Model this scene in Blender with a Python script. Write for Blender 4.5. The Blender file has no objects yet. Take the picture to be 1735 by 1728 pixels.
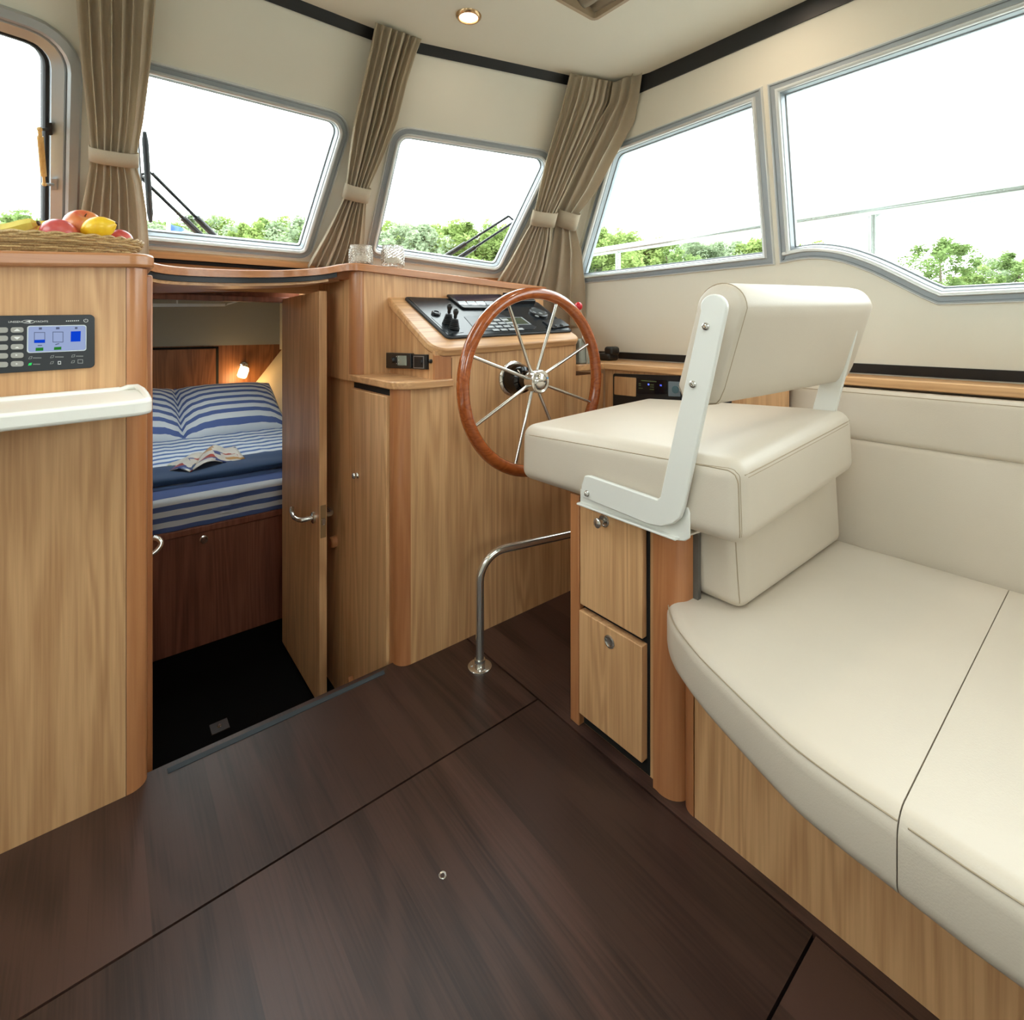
import bpy, bmesh, math, random
from mathutils import Vector, Matrix
from mathutils.geometry import tessellate_polygon
random.seed(7)
V = Vector
scene = bpy.context.scene
COL = scene.collection

# ------------------------------------------------------------------ camera, world, exposure
FPX, CX, CY, EYE = 861.0, 867.5, 555.0, 1.05           # focal length and horizon in photo pixels, eye height in metres
YAW = math.atan2(CX - 170.0, FPX)
cam_data = bpy.data.cameras.new('camera')
cam = bpy.data.objects.new('camera', cam_data); COL.objects.link(cam)
cam.location = (0, 0, EYE)
cam.rotation_euler = (math.pi / 2, 0, -YAW)
cam_data.sensor_fit = 'HORIZONTAL'; cam_data.sensor_width = 36.0
cam_data.lens = 36.0 * FPX / 1735.0
cam_data.shift_y = -(864.0 - CY) / 1735.0
cam_data.clip_start = 0.02; cam_data.clip_end = 500
scene.camera = cam
scene.view_settings.view_transform = 'Standard'
scene.view_settings.look = 'None'
scene.view_settings.gamma = 1.0
scene.view_settings.use_curve_mapping = False
scene.view_settings.exposure = 0.0
scene.cycles.max_bounces = 14
scene.cycles.diffuse_bounces = 8
scene.cycles.transparent_max_bounces = 24
scene.cycles.sample_clamp_indirect = 6.0

SKY = 7.6
world = bpy.data.worlds.new('overcast_sky'); scene.world = world
world.use_nodes = True
wn = world.node_tree; wn.nodes.clear()
w_out = wn.nodes.new('ShaderNodeOutputWorld'); w_bg = wn.nodes.new('ShaderNodeBackground')
w_tc = wn.nodes.new('ShaderNodeTexCoord'); w_map = wn.nodes.new('ShaderNodeMapping')
w_map.inputs['Scale'].default_value = (1.0, 1.0, 3.5)
w_noise = wn.nodes.new('ShaderNodeTexNoise'); w_noise.inputs['Scale'].default_value = 2.2; w_noise.inputs['Detail'].default_value = 5
w_ramp = wn.nodes.new('ShaderNodeValToRGB')
w_ramp.color_ramp.elements[0].position = 0.32; w_ramp.color_ramp.elements[0].color = (0.80, 0.88, 0.94, 1)
w_ramp.color_ramp.elements[1].position = 0.62; w_ramp.color_ramp.elements[1].color = (0.94, 1.0, 0.985, 1)
wn.links.new(w_tc.outputs['Generated'], w_map.inputs['Vector']); wn.links.new(w_map.outputs[0], w_noise.inputs['Vector'])
wn.links.new(w_noise.outputs['Fac'], w_ramp.inputs['Fac']); wn.links.new(w_ramp.outputs[0], w_bg.inputs['Color'])
w_bg.inputs['Strength'].default_value = SKY
wn.links.new(w_bg.outputs[0], w_out.inputs['Surface'])
world.cycles.sampling_method = 'AUTOMATIC'

# ------------------------------------------------------------------ photo pixel -> point in the boat (x starboard, y bow, z up)
_s, _c = math.sin(YAW), math.cos(YAW)
def ray(u, v):
    a = (u - CX) / FPX
    return V((_s + a * _c, _c - a * _s, -(v - CY) / FPX))
ORG = V((0, 0, EYE))
def onz(u, v, z): d = ray(u, v); return ORG + d * ((z - EYE) / d.z)
def onx(u, v, x): d = ray(u, v); return ORG + d * (x / d.x)
def ony(u, v, y): d = ray(u, v); return ORG + d * (y / d.y)
class Plane:
    def __init__(s, p, n):
        s.p = V(p); s.n = V(n).normalized()
        up = V((0, 0, 1)) if abs(s.n.z) < 0.9 else V((0, 1, 0))
        s.ex = up.cross(s.n).normalized(); s.ey = s.n.cross(s.ex)
    def off(s, k): return Plane(s.p + s.n * k, s.n)
    def hit(s, u, v):
        d = ray(u, v); return ORG + d * ((s.p - ORG).dot(s.n) / d.dot(s.n))
    def to2(s, q): q = V(q) - s.p; return (q.dot(s.ex), q.dot(s.ey))
    def to3(s, a, k=0.0): return s.p + s.ex * a[0] + s.ey * a[1] + s.n * k
    def at_xz(s, x, z): return V((x, s.p.y - (s.n.x * (x - s.p.x) + s.n.z * (z - s.p.z)) / s.n.y, z))
    def at_yz(s, y, z): return V((s.p.x - (s.n.y * (y - s.p.y) + s.n.z * (z - s.p.z)) / s.n.x, y, z))
# normals look into the saloon
P_MID = Plane((0.4, 1.635, 2.06), (0, -1, -0.6))
P_STB = Plane((0.8, 1.635, 2.06), (-0.29, -1, -0.6))
P_PRT = Plane((0.0, 1.635, 2.06), (0.29, -1, -0.6))
P_SIDE = Plane((1.9, 0, 0.93), (-1, 0, -0.178))
P_PSIDE = Plane((-1.1, 0, 0.93), (1, 0, -0.178))

# ------------------------------------------------------------------ materials
def lin(r, g, b):
    f = lambda c: (c / 12.92 if c <= 0.04045 else ((c + 0.055) / 1.055) ** 2.4)
    return (f(r / 255.0), f(g / 255.0), f(b / 255.0), 1.0)
class NT:
    def __init__(s, name):
        s.m = bpy.data.materials.new(name); s.m.use_nodes = True; s.t = s.m.node_tree; s.t.nodes.clear()
        s.out = s.t.nodes.new('ShaderNodeOutputMaterial')
    def n(s, kind, **kw):
        k = s.t.nodes.new('ShaderNode' + kind)
        for a, b in kw.items():
            if a.startswith('i_'): k.inputs[a[2:].replace('_', ' ')].default_value = b
            else: setattr(k, a, b)
        return k
    def l(s, a, b): s.t.links.new(a, b)
    def mathn(s, op, a, b=None, c=None):
        k = s.n('Math', operation=op)
        for i, x in enumerate((a, b, c)):
            if x is None: continue
            if isinstance(x, (int, float)): k.inputs[i].default_value = x
            else: s.l(x, k.inputs[i])
        return k.outputs[0]
    def mix(s, fac, a, b, mode='MIX'):
        k = s.n('Mix', data_type='RGBA', blend_type=mode)
        for i, x in ((0, fac), (6, a), (7, b)):
            if isinstance(x, (int, float, tuple)): k.inputs[i].default_value = x
            else: s.l(x, k.inputs[i])
        return k.outputs[2]
    def ramp(s, fac, *stops):
        k = s.n('ValToRGB'); e = k.color_ramp.elements
        e[0].position, e[0].color = stops[0]; e[1].position, e[1].color = stops[-1]
        for p, c in stops[1:-1]:
            x = e.new(p); x.color = c
        s.l(fac, k.inputs[0]); return k.outputs[0]
    def coords(s, rnd=True):
        tc = s.n('TexCoord')
        if not rnd: return tc.outputs['Object']
        oi = s.n('ObjectInfo'); m = s.n('VectorMath', operation='MULTIPLY_ADD')
        cmb = s.n('CombineXYZ'); s.l(oi.outputs['Random'], cmb.inputs[0]); s.l(oi.outputs['Random'], cmb.inputs[1]); s.l(oi.outputs['Random'], cmb.inputs[2])
        s.l(cmb.outputs[0], m.inputs[0]); m.inputs[1].default_value = (17, 23, 31); s.l(tc.outputs['Object'], m.inputs[2])
        return m.outputs[0]
    def scaled(s, vec, sc):
        k = s.n('Mapping'); k.inputs['Scale'].default_value = sc; s.l(vec, k.inputs['Vector']); return k.outputs[0]
    def noise(s, vec, scale, detail=3.0, dist=0.0, rough=0.5):
        k = s.n('TexNoise'); k.inputs['Scale'].default_value = scale; k.inputs['Detail'].default_value = detail
        k.inputs['Distortion'].default_value = dist; k.inputs['Roughness'].default_value = rough
        s.l(vec, k.inputs['Vector']); return k.outputs['Fac']
    def bsdf(s, color, rough=0.5, metal=0.0, bump=None, bump_d=0.002, bump_s=0.3, coat=0.0, spec=0.5, sheen=0.0, **kw):
        b = s.n('BsdfPrincipled')
        if isinstance(color, tuple): b.inputs['Base Color'].default_value = color
        else: s.l(color, b.inputs['Base Color'])
        if isinstance(rough, (int, float)): b.inputs['Roughness'].default_value = rough
        else: s.l(rough, b.inputs['Roughness'])
        b.inputs['Metallic'].default_value = metal; b.inputs['Coat Weight'].default_value = coat
        b.inputs['Specular IOR Level'].default_value = spec; b.inputs['Sheen Weight'].default_value = sheen
        for a, v in kw.items(): b.inputs[a.replace('_', ' ')].default_value = v
        if bump is not None:
            k = s.n('Bump'); k.inputs['Strength'].default_value = bump_s; k.inputs['Distance'].default_value = bump_d
            s.l(bump, k.inputs['Height']); s.l(k.outputs[0], b.inputs['Normal'])
        s.l(b.outputs[0], s.out.inputs[0]); return s.m

def plain(name, rgb, rough=0.5, metal=0.0, **kw):
    return NT(name).bsdf(lin(*rgb), rough, metal, **kw)
def wood(name, light, dark, axis=2, rough=0.38, across=7.0, along=0.55, grain=0.68, coat=0.0, var=0.12):
    t = NT(name); co = t.coords()
    sc = [across] * 3; sc[axis] = along
    n1 = t.noise(t.scaled(co, sc), 1.0, 2.0, 0.6)
    rings = t.mathn('SINE', t.mathn('MULTIPLY', n1, 60.0))
    rings = t.mathn('MULTIPLY_ADD', rings, 0.5, 0.5)
    fs = [190.0] * 3; fs[axis] = 5.0
    fib = t.noise(t.scaled(co, fs), 1.0, 3.0)
    bs = [2.6] * 3; bs[axis] = 0.5
    broad = t.noise(t.scaled(co, bs), 1.0, 2.0)
    fac = t.mathn('ADD', t.mathn('MULTIPLY', rings, 0.30 * grain), t.mathn('ADD', t.mathn('MULTIPLY', fib, 0.75 * grain), t.mathn('MULTIPLY', broad, 0.55)))
    col = t.ramp(fac, (0.32, lin(*dark)), (0.80, lin(*light)))
    oi = t.n('ObjectInfo')
    hsv = t.n('HueSaturation'); t.l(col, hsv.inputs['Color'])
    t.l(t.mathn('MULTIPLY_ADD', oi.outputs['Random'], var, 1.0 - var / 2), hsv.inputs['Value'])
    return t.bsdf(hsv.outputs[0], rough, 0.0, fib, 0.0006, 0.25, coat=coat)
OAK_L, OAK_D = (219, 174, 126), (172, 123, 80)
CH_L, CH_D = (206, 148, 100), (166, 106, 66)
oak = [wood('light_oak_grain_%s' % a, OAK_L, OAK_D, i) for i, a in enumerate('xyz')]
cherry = [wood('cherry_grain_%s' % a, CH_L, CH_D, i, rough=0.3, across=9, grain=0.35, coat=0.15) for i, a in enumerate('xyz')]
walnut = wood('brown_cabin_veneer', (150, 98, 60), (96, 56, 32), 2, rough=0.42)
mahog = wood('red_brown_door_trim', (148, 92, 70), (102, 58, 42), 2, rough=0.4)
wenge = wood('dark_wenge_floor', (72, 50, 43), (30, 18, 14), 1, rough=0.37, across=3, along=0.5, grain=0.8, var=0.6)
def vinyl(name, rgb):
    t = NT(name); co = t.coords(False)
    n = t.noise(co, 260.0, 3.0)
    vo = t.n('TexVoronoi'); vo.inputs['Scale'].default_value = 420.0; t.l(co, vo.inputs['Vector'])
    h = t.mathn('ADD', t.mathn('MULTIPLY', n, 0.5), vo.outputs['Distance'])
    big = t.noise(co, 7.0, 3.0)
    c = t.mix(t.mathn('MULTIPLY', big, 0.35), lin(*rgb), lin(*[int(k * 0.9) for k in rgb]))
    return t.bsdf(c, 0.42, 0.0, h, 0.0005, 0.22)
leather = vinyl('cream_leather', (205, 194, 178))
seam_m = plain('leather_stitching', (168, 152, 128), 0.7)
def painted(name, rgb, rough=0.6):
    t = NT(name); co = t.coords(False); n = t.noise(co, 2.5, 3.0); f = t.noise(co, 500.0, 2.0)
    c = t.mix(n, lin(*[int(k * 0.97) for k in rgb]), lin(*rgb))
    return t.bsdf(c, rough, 0.0, f, 0.0004, 0.08)
wall_m = painted('warm_white_wall_panel', (228, 225, 212))
ceil_m = painted('cream_headliner', (230, 227, 212), 0.75)
black_rail = plain('black_rail', (22, 23, 26), 0.45)
black_gap = plain('black_recess', (10, 9, 9), 0.8)
black_plastic = plain('black_plastic', (24, 26, 29), 0.32)
dark_panel = plain('charcoal_panel_film', (34, 38, 44), 0.35)
panel_blk = plain('anthracite_dash_panel', (30, 35, 40), 0.24)
white_metal = plain('white_powder_coat', (222, 222, 216), 0.35)
white_top = painted('white_solid_surface', (246, 245, 238), 0.3)
def brushed(name, rgb, rough=0.3):
    t = NT(name); co = t.coords(False); n = t.noise(co, 40.0, 2.0)
    return t.bsdf(lin(*rgb), t.mathn('MULTIPLY_ADD', n, 0.1, rough), 0.9, None)
alu = brushed('anodised_aluminium', (186, 192, 196), 0.34)
alu_grey = plain('grey_window_frame', (158, 166, 172), 0.4, 0.35)
alu_white = plain('bright_window_bead', (214, 218, 218), 0.3, 0.25)
steel = brushed('polished_steel', (212, 210, 204), 0.08)
steel_soft = brushed('satin_steel', (196, 194, 188), 0.22)
rubber = plain('black_rubber', (26, 28, 30), 0.6)
def fabric(name, rgb, scale=700.0, rough=0.85):
    t = NT(name); co = t.coords(False)
    a = t.noise(t.scaled(co, (1, 1, 0.15)), scale, 2.0); b = t.noise(co, 30.0, 3.0)
    c = t.mix(t.mathn('MULTIPLY_ADD', a, 0.5, t.mathn('MULTIPLY', b, 0.3)), lin(*[int(k * 0.84) for k in rgb]), lin(*rgb))
    return t.bsdf(c, rough, 0.0, a, 0.0006, 0.2, sheen=0.15)
def cloth_light(name, rgb):
    t = NT(name); co = t.coords(False)
    a = t.noise(t.scaled(co, (1, 1, 0.15)), 700.0, 2.0); b = t.noise(co, 30.0, 3.0)
    c = t.mix(t.mathn('MULTIPLY_ADD', a, 0.5, t.mathn('MULTIPLY', b, 0.3)), lin(*[int(k * 0.86) for k in rgb]), lin(*rgb))
    d = t.n('BsdfDiffuse'); tr = t.n('BsdfTranslucent'); t.l(c, d.inputs[0]); t.l(c, tr.inputs[0])
    mx = t.n('MixShader'); mx.inputs[0].default_value = 0.28; t.l(d.outputs[0], mx.inputs[1]); t.l(tr.outputs[0], mx.inputs[2]); t.l(mx.outputs[0], t.out.inputs[0]); return t.m
curtain_m = cloth_light('tan_curtain_cloth', (222, 208, 184))
blind_m = fabric('taupe_blind_cloth', (172, 160, 140))
def striped(name, a, b, axis, period, duty=0.5, rot=None):
    t = NT(name); tc = t.n('TexCoord'); sep = t.n('SeparateXYZ'); t.l(tc.outputs['Object'], sep.inputs[0])
    k = t.mathn('FRACT', t.mathn('MULTIPLY', sep.outputs[axis], 1.0 / period))
    st = t.mathn('LESS_THAN', k, duty); n = t.noise(tc.outputs['Object'], 400.0, 2.0)
    return t.bsdf(t.mix(st, lin(*a), lin(*b)), 0.85, 0.0, n, 0.0005, 0.2)
BLUE, WHT = (84, 104, 158), (214, 220, 226)
sheet_m = striped('fine_blue_striped_sheet', WHT, (88, 116, 168), 1, 0.10, 0.42)
duvet_m = striped('wide_blue_striped_duvet', WHT, BLUE, 2, 0.046, 0.48)
pillow_m = striped('blue_striped_pillowcase', WHT, BLUE, 1, 0.062, 0.46)
navy_m = fabric('navy_blanket', (46, 78, 120))
def glass_pane():
    t = NT('clear_window_glass')
    tr = t.n('BsdfTransparent'); tr.inputs[0].default_value = (0.97, 0.985, 0.975, 1)
    gl = t.n('BsdfGlossy'); gl.inputs['Roughness'].default_value = 0.01; gl.inputs['Color'].default_value = (1, 1, 1, 1)
    fr = t.n('Fresnel'); fr.inputs[0].default_value = 1.35
    mx = t.n('MixShader'); t.l(t.mathn('MULTIPLY', fr.outputs[0], 0.5), mx.inputs[0]); t.l(tr.outputs[0], mx.inputs[1]); t.l(gl.outputs[0], mx.inputs[2])
    t.l(mx.outputs[0], t.out.inputs[0]); return t.m
glass_m = glass_pane()
def emit(name, rgb, s):
    t = NT(name); e = t.n('Emission'); e.inputs[0].default_value = lin(*rgb); e.inputs[1].default_value = s
    t.l(e.outputs[0], t.out.inputs[0]); return t.m

# ------------------------------------------------------------------ mesh helpers
WORLD = {}
def link(o, parent, base):
    COL.objects.link(o); WORLD[o.name] = V(base)
    if parent is not None:
        o.parent = parent; o.location = V(base) - WORLD[parent.name]
    else: o.location = base
def empty(name, loc):
    o = bpy.data.objects.new(name, None); o.empty_display_size = 0.05; link(o, None, V(loc)); return o
def tag(o, label=None, cat=None, group=None, kind=None):
    if label: o['label'] = label
    if cat: o['category'] = cat
    if group: o['group'] = group
    if kind: o['kind'] = kind
    return o
def thing(name, loc, label, cat, group=None): return tag(empty(name, loc), label, cat, group)
class MB:
    def __init__(s): s.v = []; s.f = []
    def add(s, vs, fs):
        k = len(s.v); s.v += [V(p) for p in vs]; s.f += [tuple(i + k for i in f) for f in fs]; return s
    def hexa(s, p):      # 8 points: bottom ring 0-3, top ring 4-7
        return s.add(p, [(0, 3, 2, 1), (4, 5, 6, 7), (0, 1, 5, 4), (1, 2, 6, 5), (2, 3, 7, 6), (3, 0, 4, 7)])
    def box(s, x0, x1, y0, y1, z0, z1):
        return s.hexa([(x0, y0, z0), (x1, y0, z0), (x1, y1, z0), (x0, y1, z0), (x0, y0, z1), (x1, y0, z1), (x1, y1, z1), (x0, y1, z1)])
    def prism(s, loop, d, holes=()):   # planar loop(s) pushed along vector d
        d = V(d); loops = [[V(p) for p in loop]] + [[V(p) for p in h] for h in holes]
        flat = [p for l in loops for p in l]; n = len(flat)
        if len(loops) == 1: fs = [tuple(range(n)), tuple(range(2 * n - 1, n - 1, -1))]
        else:
            tris = tessellate_polygon(loops); fs = [tuple(t) for t in tris] + [tuple(i + n for i in reversed(t)) for t in tris]
        k = 0
        for l in loops:
            m = len(l)
            for i in range(m): fs.append((k + i, k + (i + 1) % m, n + k + (i + 1) % m, n + k + i))
            k += m
        return s.add(flat + [p + d for p in flat], fs)
    def tube(s, path, r, n=10, closed=False, cap=True):
        path = [V(p) for p in path]; m = len(path); rs = r if isinstance(r, (list, tuple)) else [r] * m
        rings = []; up = None
        for i in range(m):
            a = path[(i - 1) % m] if (closed or i > 0) else path[i]; b = path[(i + 1) % m] if (closed or i < m - 1) else path[i]
            t = (b - a).normalized()
            if up is None:
                up = t.cross(V((0, 0, 1))); up = up if up.length > 1e-3 else t.cross(V((1, 0, 0)))
            up = (up - t * up.dot(t)).normalized(); w = t.cross(up)
            rings.append([path[i] + (up * math.cos(2 * math.pi * k / n) + w * math.sin(2 * math.pi * k / n)) * rs[i] for k in range(n)])
        fs = []
        for i in range(m if closed else m - 1):
            j = (i + 1) % m
            for k in range(n): fs.append((i * n + k, i * n + (k + 1) % n, j * n + (k + 1) % n, j * n + k))
        if cap and not closed: fs += [tuple(range(n - 1, -1, -1)), tuple((m - 1) * n + k for k in range(n))]
        return s.add([p for r_ in rings for p in r_], fs)
    def lathe(s, o, axis, prof, n=24):   # prof: (distance along axis, radius)
        o = V(o); a = V(axis).normalized(); x = a.orthogonal().normalized(); y = a.cross(x); vs = []
        for h, r in prof:
            for k in range(n):
                q = 2 * math.pi * k / n; vs.append(o + a * h + (x * math.cos(q) + y * math.sin(q)) * max(r, 1e-5))
        fs = [(i * n + k, i * n + (k + 1) % n, (i + 1) * n + (k + 1) % n, (i + 1) * n + k) for i in range(len(prof) - 1) for k in range(n)]
        fs += [tuple(range(n - 1, -1, -1)), tuple((len(prof) - 1) * n + k for k in range(n))]
        return s.add(vs, fs)
    def ball(s, o, r, n=16, m=10, sc=(1, 1, 1)):
        o = V(o); vs = []; 
        for i in range(m + 1):
            a = math.pi * i / m
            for k in range(n):
                q = 2 * math.pi * k / n; vs.append(o + V((math.sin(a) * math.cos(q) * sc[0], math.sin(a) * math.sin(q) * sc[1], math.cos(a) * sc[2])) * r)
        return s.add(vs, [(i * n + k, (i + 1) * n + k, (i + 1) * n + (k + 1) % n, i * n + (k + 1) % n) for i in range(m) for k in range(n)])
    def grid(s, rows, closed_u=False):
        n = len(rows[0]); vs = [p for r in rows for p in r]; fs = []
        for i in range(len(rows) - 1):
            for k in range(n if closed_u else n - 1):
                fs.append((i * n + k, i * n + (k + 1) % n, (i + 1) * n + (k + 1) % n, (i + 1) * n + k))
        return s.add(vs, fs)
    def sweep(s, plane, loop2, prof):   # profile of (inset, height) carried round a closed 2-D loop
        n = len(loop2); ar = sum(loop2[i][0] * loop2[(i + 1) % n][1] - loop2[(i + 1) % n][0] * loop2[i][1] for i in range(n))
        L = loop2 if ar > 0 else loop2[::-1]; nor = []
        for i in range(n):
            a, b, c = V(L[i - 1]), V(L[i]), V(L[(i + 1) % n])
            d1 = (b - a).normalized(); d2 = (c - b).normalized()
            n1 = V((-d1.y, d1.x)); n2 = V((-d2.y, d2.x)); m = (n1 + n2)
            m = m / max(m.length_squared, 0.3) * 2 if m.length > 1e-4 else n1
            nor.append(m)
        vs = []
        for ins, h in prof:
            for i in range(n): vs.append(plane.to3((L[i][0] + nor[i].x * ins, L[i][1] + nor[i].y * ins), h))
        m = len(prof); fs = []
        for j in range(m):
            for i in range(n):
                a, b = j * n, ((j + 1) % m) * n
                fs.append((a + i, a + (i + 1) % n, b + (i + 1) % n, b + i))
        return s.add(vs, fs)
    def build(s, name, mat, parent=None, smooth=None, bevel=0.0, segs=2, label=None, solid=0.0, sub=0):
        me = bpy.data.meshes.new(name); P = s.v
        lo = V((min(p.x for p in P), min(p.y for p in P), min(p.z for p in P))); hi = V((max(p.x for p in P), max(p.y for p in P), max(p.z for p in P)))
        base = V(((lo.x + hi.x) / 2, (lo.y + hi.y) / 2, lo.z))
        me.from_pydata([p - base for p in P], [], s.f)
        bm = bmesh.new(); bm.from_mesh(me); bmesh.ops.recalc_face_normals(bm, faces=bm.faces); bm.to_mesh(me); bm.free()
        me.materials.append(mat)
        if smooth is not None:
            me.polygons.foreach_set('use_smooth', [True] * len(me.polygons)); me.set_sharp_from_angle(angle=math.radians(smooth))
        me.update()
        o = bpy.data.objects.new(name, me); link(o, parent, base)
        if bevel:
            b = o.modifiers.new('bevel', 'BEVEL'); b.width = bevel; b.segments = segs; b.limit_method = 'ANGLE'; b.angle_limit = math.radians(35); b.harden_normals = False
            if smooth is None:
                me.polygons.foreach_set('use_smooth', [True] * len(me.polygons)); me.set_sharp_from_angle(angle=math.radians(40))
        if solid:
            m = o.modifiers.new('thickness', 'SOLIDIFY'); m.thickness = solid; m.offset = 0
        if sub:
            m = o.modifiers.new('smooth', 'SUBSURF'); m.levels = sub; m.render_levels = sub
        if label: o['label'] = label
        return o
def struct(o, label=None): o['kind'] = 'structure'; o.update_tag(); 
def S(o, label=None, cat=None):
    o['kind'] = 'structure'
    if label: o['label'] = label
    if cat: o['category'] = cat
    return o
def round2(pts, rad, n=6):   # 2-D polygon with rounded corners; rad one value or one for each corner
    out = []; m = len(pts); R = rad if isinstance(rad, (list, tuple)) else [rad] * m
    for i in range(m):
        a, b, c = V(pts[i - 1]), V(pts[i]), V(pts[(i + 1) % m]); r = R[i]
        if r <= 1e-6: out.append((b.x, b.y)); continue
        d1, d2 = (a - b), (c - b); l1, l2 = d1.length, d2.length; d1 /= l1; d2 /= l2
        ang = math.acos(max(-1, min(1, d1.dot(d2)))); t = min(r / math.tan(ang / 2), l1 * 0.48, l2 * 0.48); rr = t * math.tan(ang / 2)
        ctr = b + (d1 + d2).normalized() * (rr / math.sin(ang / 2)); p1 = b + d1 * t; p2 = b + d2 * t
        a1 = math.atan2(p1.y - ctr.y, p1.x - ctr.x); a2 = math.atan2(p2.y - ctr.y, p2.x - ctr.x); da = (a2 - a1 + math.pi) % (2 * math.pi) - math.pi
        for k in range(n + 1):
            q = a1 + da * k / n; out.append((ctr.x + rr * math.cos(q), ctr.y + rr * math.sin(q)))
    return out
def rbox_pts(sx, sy, sz, r, seg=4, mid=7, puff=(0, 0, 0)):
    def ticks(s): return [-s / 2 + r * k / seg for k in range(seg)] + [-s / 2 + r + (s - 2 * r) * k / mid for k in range(mid + 1)] + [s / 2 - r + r * (k + 1) / seg for k in range(seg)]
    T = [ticks(sx), ticks(sy), ticks(sz)]; H = (sx / 2, sy / 2, sz / 2); idx = {}; vs = []; fs = []
    def vid(p):
        k = tuple(round(c, 6) for c in p)
        if k not in idx:
            idx[k] = len(vs)
            inner = V([max(-H[i] + r, min(H[i] - r, p[i])) for i in range(3)]); d = V(p) - inner
            q = inner + d.normalized() * r if d.length > 1e-9 else V(p)
            g = [1 - (p[i] / H[i]) ** 2 for i in range(3)]
            q += V((math.copysign(1, p[0]) * puff[0] * g[1] * g[2] * (abs(p[0]) / H[0]) ** 2, math.copysign(1, p[1]) * puff[1] * g[0] * g[2] * (abs(p[1]) / H[1]) ** 2, math.copysign(1, p[2]) * puff[2] * g[0] * g[1] * (abs(p[2]) / H[2]) ** 2))
            vs.append(q)
        return idx[k]
    for ax in range(3):
        a, b = (ax + 1) % 3, (ax + 2) % 3
        for sg in (-1, 1):
            for i in range(len(T[a]) - 1):
                for j in range(len(T[b]) - 1):
                    q = []
                    for (ii, jj) in ((i, j), (i + 1, j), (i + 1, j + 1), (i, j + 1)):
                        p = [0, 0, 0]; p[ax] = sg * H[ax]; p[a] = T[a][ii]; p[b] = T[b][jj]; q.append(vid(p))
                    fs.append(tuple(q if sg > 0 else q[::-1]))
    return vs, fs
def cushion_mb(corners, r, puff=(0, 0, 0), seg=4, mid=7):   # corners as in MB.hexa: (x-,y-),(x+,y-),(x+,y+),(x-,y+) bottom then top
    C = [V(p) for p in corners]
    sx = ((C[1] - C[0]).length + (C[6] - C[7]).length) / 2; sy = ((C[3] - C[0]).length + (C[6] - C[5]).length) / 2; sz = ((C[4] - C[0]).length + (C[6] - C[2]).length) / 2
    vs, fs = rbox_pts(sx, sy, sz, r, seg, mid, puff); out = []
    for p in vs:
        a, b, c = p.x / sx + 0.5, p.y / sy + 0.5, p.z / sz + 0.5
        lo = (C[0] * (1 - a) + C[1] * a) * (1 - b) + (C[3] * (1 - a) + C[2] * a) * b
        hi = (C[4] * (1 - a) + C[5] * a) * (1 - b) + (C[7] * (1 - a) + C[6] * a) * b
        out.append(lo * (1 - c) + hi * c)
    return MB().add(out, fs)
def box_corners(x0, x1, y0, y1, z0, z1): return [(x0, y0, z0), (x1, y0, z0), (x1, y1, z0), (x0, y1, z0), (x0, y0, z1), (x1, y0, z1), (x1, y1, z1), (x0, y1, z1)]
def soft_prism(outline, z0, z1, r, seg=4):   # horizontal slab with rolled top and bottom rim
    n = len(outline); cen = V((sum(p[0] for p in outline) / n, sum(p[1] for p in outline) / n))
    prof = [(r * (1 - math.sin(math.pi / 2 * k / seg)), z0 + r * (1 - math.cos(math.pi / 2 * k / seg))) for k in range(seg + 1)]
    prof = prof + [(r * (1 - math.cos(math.pi / 2 * k / seg)), z1 - r + r * math.sin(math.pi / 2 * k / seg)) for k in range(seg + 1)]
    pl = Plane((0, 0, 0), (0, 0, 1)); L = [pl.to2((p[0], p[1], 0)) for p in outline]
    mb = MB(); mb.sweep(pl, L, prof)
    m = len(prof); mb.f = mb.f[:(m - 1) * n]
    for j in (0, m - 1):
        ring = list(range(j * n, j * n + n)); tris = tessellate_polygon([[mb.v[i] for i in ring]])
        mb.f += [tuple(ring[i] for i in t) for t in tris]
    return mb
def text(name, body, size, o, ex, ey, mat, parent, depth=0.0004):
    cu = bpy.data.curves.new(name, 'FONT'); cu.body = body; cu.size = size; cu.extrude = depth; cu.align_x = 'CENTER'; cu.align_y = 'CENTER'
    tmp = bpy.data.objects.new('tmp', cu); COL.objects.link(tmp); bpy.context.view_layer.update()
    me = bpy.data.meshes.new_from_object(tmp.evaluated_get(bpy.context.evaluated_depsgraph_get())); bpy.data.objects.remove(tmp)
    ex = V(ex).normalized(); ey = V(ey).normalized(); ez = ex.cross(ey)
    mb = MB().add([V(o) + ex * p.co.x + ey * p.co.y + ez * p.co.z for p in me.vertices], [tuple(f.vertices) for f in me.polygons])
    return mb.build(name, mat, parent)
def pxloop(plane, pts, k=0.0): q = plane.off(k); return [q.hit(u, v) for u, v in pts]
def plate(plane, pts, k0, k1, rad=0.0, holes=()):   # slab standing on a plane, outline given in photo pixels
    L = round2([plane.to2(plane.hit(u, v)) for u, v in pts], rad) if rad else [plane.to2(plane.hit(u, v)) for u, v in pts]
    return MB().prism([plane.to3(p, k0) for p in L], plane.n * (k1 - k0))

# ================================================================== SETTING
YF = 1.43                                   # aft face of galley unit and helm console
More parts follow.
